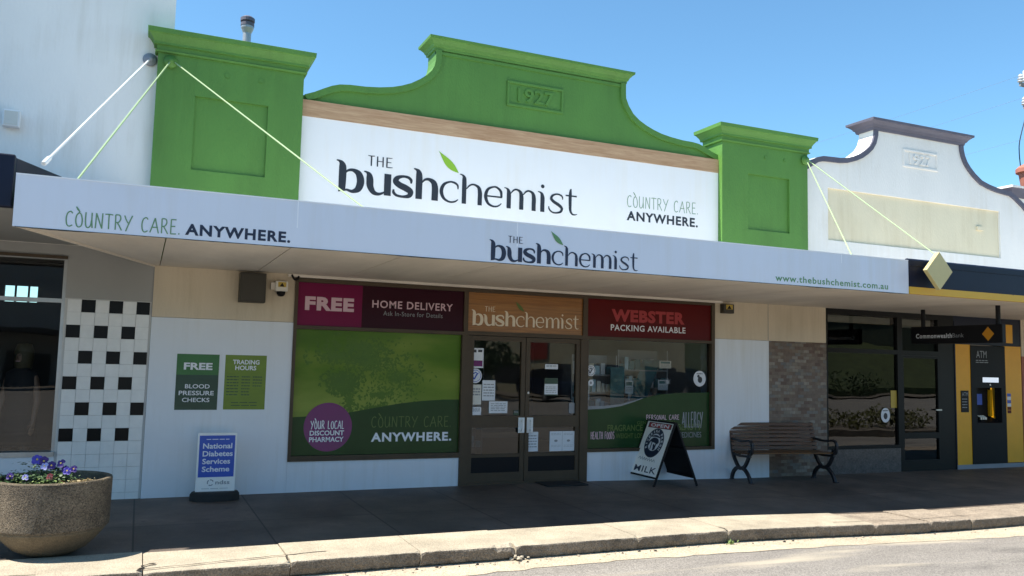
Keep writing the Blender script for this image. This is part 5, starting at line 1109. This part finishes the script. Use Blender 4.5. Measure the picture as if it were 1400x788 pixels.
# a shopper standing dimly behind the left window
M['skin'] = mat('skin', (.22, .14, .10), .6); M['hair'] = mat('hair', (.06, .05, .02), .6, .3, 30); M['dress'] = mat('dark dress', (.012, .012, .016), .8, .3, 8)
def person():
    o = thing('person', 'person in a dark sleeveless dress with bare arm hanging behind the left window', 'person', (-6.2, .75, 0), math.radians(-25))
    V = [(0, 0, .92), (0, .01, 1.10), (0, .015, 1.28), (0, .02, 1.38), (0, .01, 1.46), (0, -.005, 1.56), (0, -.01, 1.66)]; Rr = [(.125, .09), (.105, .08), (.13, .085), (.085, .06), (.045, .045), (.07, .082), (.055, .07)]
    E = [(0, 1), (1, 2), (2, 3), (3, 4), (4, 5), (5, 6)]
    def chain(root, pts, rads):
        p = root
        for q, r in zip(pts, rads): V.append(q); Rr.append((r, r)); E.append((p, len(V)-1)); p = len(V)-1
        return p
    for sx in (-1, 1):
        chain(0, [(sx*.09, 0, .84), (sx*.095, 0, .48), (sx*.095, .02, .10), (sx*.10, -.09, .035)], [.085, .055, .04, .035])
        w = chain(3, [(sx*.155, .02, 1.36), (sx*.205, .02, 1.10), (sx*.215, -.05, .87)], [.05, .04, .026])
        pm = chain(w, [(sx*.215, -.065, .79)], [.028])
        for k in range(4): y = -.10+k*.022; L = (.065, .078, .082, .07)[k]; chain(pm, [(sx*.213, y, .755), (sx*.209, y-.006, .755-L*.55), (sx*.20, y-.004, .755-L)], [.0105, .009, .0075])
        chain(pm, [(sx*.205, -.105, .80), (sx*.198, -.118, .765)], [.0105, .009])
    me = bpy.data.meshes.new('body'); me.from_pydata(V, E, []); b = bpy.data.objects.new('body', me); COL.objects.link(b); b.parent = o; me.materials.append(M['skin'])
    sk = b.modifiers.new('skin', 'SKIN'); sk.use_smooth_shade = True
    if not me.skin_vertices: pass
    for k, r in enumerate(Rr): me.skin_vertices[0].data[k].radius = r
    me.skin_vertices[0].data[0].use_root = True
    su = b.modifiers.new('sub', 'SUBSURF'); su.levels = 1; su.render_levels = 2
    m = MB(); m.lathe([(.22, .55), (.21, .75), (.19, .92), (.16, 1.08), (.185, 1.26), (.175, 1.40), (.07, 1.46)], (0, .01, 0), 24, 1, .72); m.build('dress', 'dress', o, True, local=True)
    m = MB(); m.lathe([(.03, 1.745), (.085, 1.735), (.11, 1.66), (.115, 1.58), (.10, 1.46), (.06, 1.40)], (0, .035, 0), 20, .95, .9); m.build('hair', 'hair', o, True, local=True)
    for x in (-.026, .026): m = MB(); m.lathe([(.002, -.010), (.010, 0), (.002, .010)], (x, -.088, 1.605), 10, 1, .5); m.build('eye', 'ink_black', o, True, local=True)
    m = MB(); m.face([(-.013, -.088, 1.56), (.013, -.088, 1.56), (0, -.112, 1.565), (0, -.09, 1.60)]); m.face([(-.013, -.088, 1.56), (0, -.112, 1.565), (0, -.09, 1.60)]); m.face([(.013, -.088, 1.56), (0, -.09, 1.60), (0, -.112, 1.565)]); m.build('nose', 'skin', o, local=True)
    m = MB(); m.box(-.022, .022, -.086, -.078, 1.53, 1.538); m.build('mouth', 'pink_ink', o, local=True)
person()
def promo(label, x, z, w, h, c, y=.5):
    o = thing('promo_card', label, 'card', (x, y, z), group='promotion cards in the right window'); m = MB(); m.box(x-w/2, x+w/2, y, y+.006, z, z+h); m.build('sheet', c, o)
    P = Plane((0, y-.001, 0)); m = MB(); rect(m, P, x-w*.4, x+w*.4, z+h*.62, z+h*.9, .001); m.build('printed_block', 'teal', o); m = MB(); lines(m, P, x-w*.38, x+w*.38, z+h*.5, 3, h*.13, h*.05, int(x*50), .001); m.build('lettering', 'grey_ink', o)
promo('upright white promotion card left of the teal stand', 1.22, 1.12, .16, .24, 'paper'); promo('small white promotion card between the two teal stands', 2.0, 1.22, .14, .2, 'paper'); promo('white promotion card highest near the right window edge', 2.66, 1.62, .22, .12, 'paper_warm'); promo('white promotion card at the lower right behind the window', 2.62, 1.28, .18, .16, 'paper')

# ------------------------------------------------------------------ the other side of the street (seen only as reflections)
sheet('far_footpath', 'kerb_face', XS, -37, -33, -.02, 1)
def far_building(label, loc, rz, L, D, H, wall, dark, extra=None):
    o = thing('opposite_building', label, 'building', loc, rz); m = MB(); m.box(-L/2, L/2, -D, 0, -.3, H); m.build('wall', wall, o, local=True)
    m = MB(); m.box(-L/2-.1, L/2+.1, -D, .12, H, H+.18); m.build('parapet_cap', dark, o, local=True)
    k = int(L/3.2)
    for q in range(k):
        x = -L/2+L*(q+.5)/k; m = MB(); m.box(x-.9, x+.9, -.02, .03, .3 if q % 2 else -.2, 1.55); m.build('window', dark, o, local=True)
    return o
ob = far_building('cream shop building across the road with a red banner', (20, -38, 0), math.radians(32), 16, 6, 6.5, 'opp_cream', 'opp_dark')
m = MB(); m.box(-2.2, -.9, .03, .09, 1.9, 3.4); m.build('banner', 'opp_red', ob, local=True)
far_building('cream shop building across the road beside the street tree', (5, -39, 0), math.radians(25), 14, 6, 6.2, 'opp_cream', 'opp_dark')
ob = far_building('olive green shop across the road facing the bank', (52, -46, 0), math.radians(20), 18, 6, 6, 'opp_green', 'opp_dark')
ob = far_building('low grey shop across the road facing the white building', (-22, -38, 0), 0, 34, 6, 7.5, 'grey_wall', 'opp_dark')
m = MB(); m.box(-17, 17, 0, 2.8, 2.5, 2.7); m.build('verandah', 'opp_dark', ob, local=True)
def leaf_clump(m, c, rx, ry, rz, n, R, size=(.05, .13)):
    for _ in range(n):
        a = R.uniform(0, 6.28); b = math.acos(R.uniform(-1, 1)); q = R.uniform(.35, 1)**.5; p = Vector((c[0]+rx*q*math.sin(b)*math.cos(a), c[1]+ry*q*math.sin(b)*math.sin(a), c[2]+rz*q*math.cos(b)))
        d = Vector((R.gauss(0, 1), R.gauss(0, 1), R.gauss(0, 1))).normalized(); e = d.orthogonal().normalized(); s = R.uniform(*size)
        m.face([p-d*s, p+e*s*.5, p+d*s, p-e*s*.5])
def street_tree(label, X, Y, h, seed):
    R = random.Random(seed); o = thing('street_tree', label, 'tree', (X, Y, -.15), group='street trees across the road'); m = MB(); m.tube([(0, 0, 0), (.05, 0, h*.35), (-.1, .1, h*.75)], [.14, .11, .05], 10); m.tube([(.05, 0, h*.35), (.6, 0, h*.75)], [.07, .03], 8); m.build('trunk', 'bark', o, local=True)
    m = MB()
    for k in range(18): leaf_clump(m, (R.gauss(0, .75), R.gauss(0, .7), h*.72+R.gauss(0, .6)), .6, .6, .42, 110, R, (.07, .16))
    m.build('crown', 'foliage', o, local=True)
street_tree('bushy street tree across the road facing the shop doors', 4.3, -31, 3.4, 12); street_tree('bushy street tree across the road facing the right window', 12.2, -31.5, 3.2, 13); street_tree('tallest street tree across the road facing the bank', 30, -33, 4.6, 14); street_tree('low wide street tree across the road facing the bank', 36, -34, 3.6, 15)
M['grass'] = mat('grass', (.075, .095, .03), .8, .5, 1.2)
m = MB(); m.rings([[(24, -36.9, -.4), (24, -36.9, .3), (24, -52, 6.5), (24, -52, -.4)], [(90, -36.9, -.4), (90, -36.9, .5), (90, -52, 7.5), (90, -52, -.4)]]); tag(m.build('grass_bank', 'grass'), kind='structure')
def shrub(label, X, Y, seed, w, h):
    R = random.Random(seed); m = MB()
    for k in range(10): leaf_clump(m, (X+R.gauss(0, w*.4), Y+R.gauss(0, .3), h*.5+R.gauss(0, h*.15)), w*.4, .5, h*.45, 60, R, (.06, .14))
    tag(m.build('shrub', R.choice(['foliage', 'hedge'])), label, 'shrub', 'shrubs along the far footpath')
for k, (X, w, h, lb) in enumerate(((24, 1.4, 1.0, 'leftmost low round shrub before the grass bank'), (27.5, 2.2, 1.5, 'broad shrub left of the street shelter'), (35.5, 1.6, 1.2, 'round shrub right of the street shelter'), (39, 2.4, 1.8, 'tallest shrub before the grass bank'), (44, 2.0, 1.3, 'rightmost broad shrub before the grass bank'))): shrub(lb, X, -35.6, 40+k, w, h)
o = thing('street_shelter', 'pale flat roofed street shelter across the road facing the bank', 'shelter', (31.5, -35, -.1)); m = MB(); m.box(29.5, 33.5, -36, -34, 2.35, 2.5); m.build('roof', 'bank_white', o)
for x in (29.7, 33.3): m = MB(); m.cyl((x, -35, -.1), (x, -35, 2.35), .06, 8); m.build('post', 'insul', o)
def parked_car(label, X, Y, rz, body, seed):
    o = thing('parked_car', label, 'car', (X, Y, -.13), rz, group='cars parked across the road')
    side = [(-2.15, .32), (-2.18, .62), (-2.05, .86), (-1.25, .95), (1.35, .98), (2.1, .92), (2.2, .6), (2.15, .32)]
    m = MB(); m.prism(side, -.86, .86); m.build('body', body, o, bevel=.06, local=True)
    cab = [(-1.2, .94), (-.55, 1.42), (.75, 1.45), (1.45, .96)]
    m = MB(); m.rings([[(x, -.80 if z < 1 else -.62, z) for x, z in cab], [(x, .80 if z < 1 else .62, z) for x, z in cab]]); m.build('cabin', 'black', o, bevel=.04, local=True)
    for x in (-1.35, 1.35):
        for y in (-.86, .86):
            m = MB(); m.cyl((x, y-.1, .32), (x, y+.1, .32), .32, 20); w = m.build('wheel', 'rubber', o, local=True)
            m = MB(); m.cyl((x, y-.108, .32), (x, y+.108, .32), .19, 16); m.build('rim', 'alu', w, local=True)
    for y in (-.6, .6): m = MB(); m.box(-2.2, -2.15, y-.16, y+.16, .62, .76); m.build('headlight', 'lamp_glass', o, local=True)
parked_car('black sedan parked across the road facing the doors', 8.5, -28.5, math.radians(90), 'black', 1); parked_car('dark blue sedan parked across the road facing the right window', 14.5, -28.5, math.radians(90), 'navy', 2)
parked_car('black sedan parked across the road facing the bank', 27, -28, math.radians(80), 'black', 3); parked_car('charcoal sedan parked across the road facing the bank', 23, -28.5, math.radians(90), 'atm_grey', 4)
hd = thing('garden_hedge', 'yellow green hedge on a kerbed island before the bank', 'hedge', (14.8, -7.9, -.15)); m = MB()
R = random.Random(12)
for k in range(26): leaf_clump(m, (11.6+k*.23+R.gauss(0, .1), -8.1+R.gauss(0, .28), .22+R.gauss(0, .08)), .32, .4, .30, 90, R, (.03, .07))
m.build('foliage', 'hedge', hd)
m = MB(); m.box(10.9, 18.2, -9.0, -7.2, -.25, -.04); tag(m.build('traffic_island', 'kerb_face'), kind='structure')
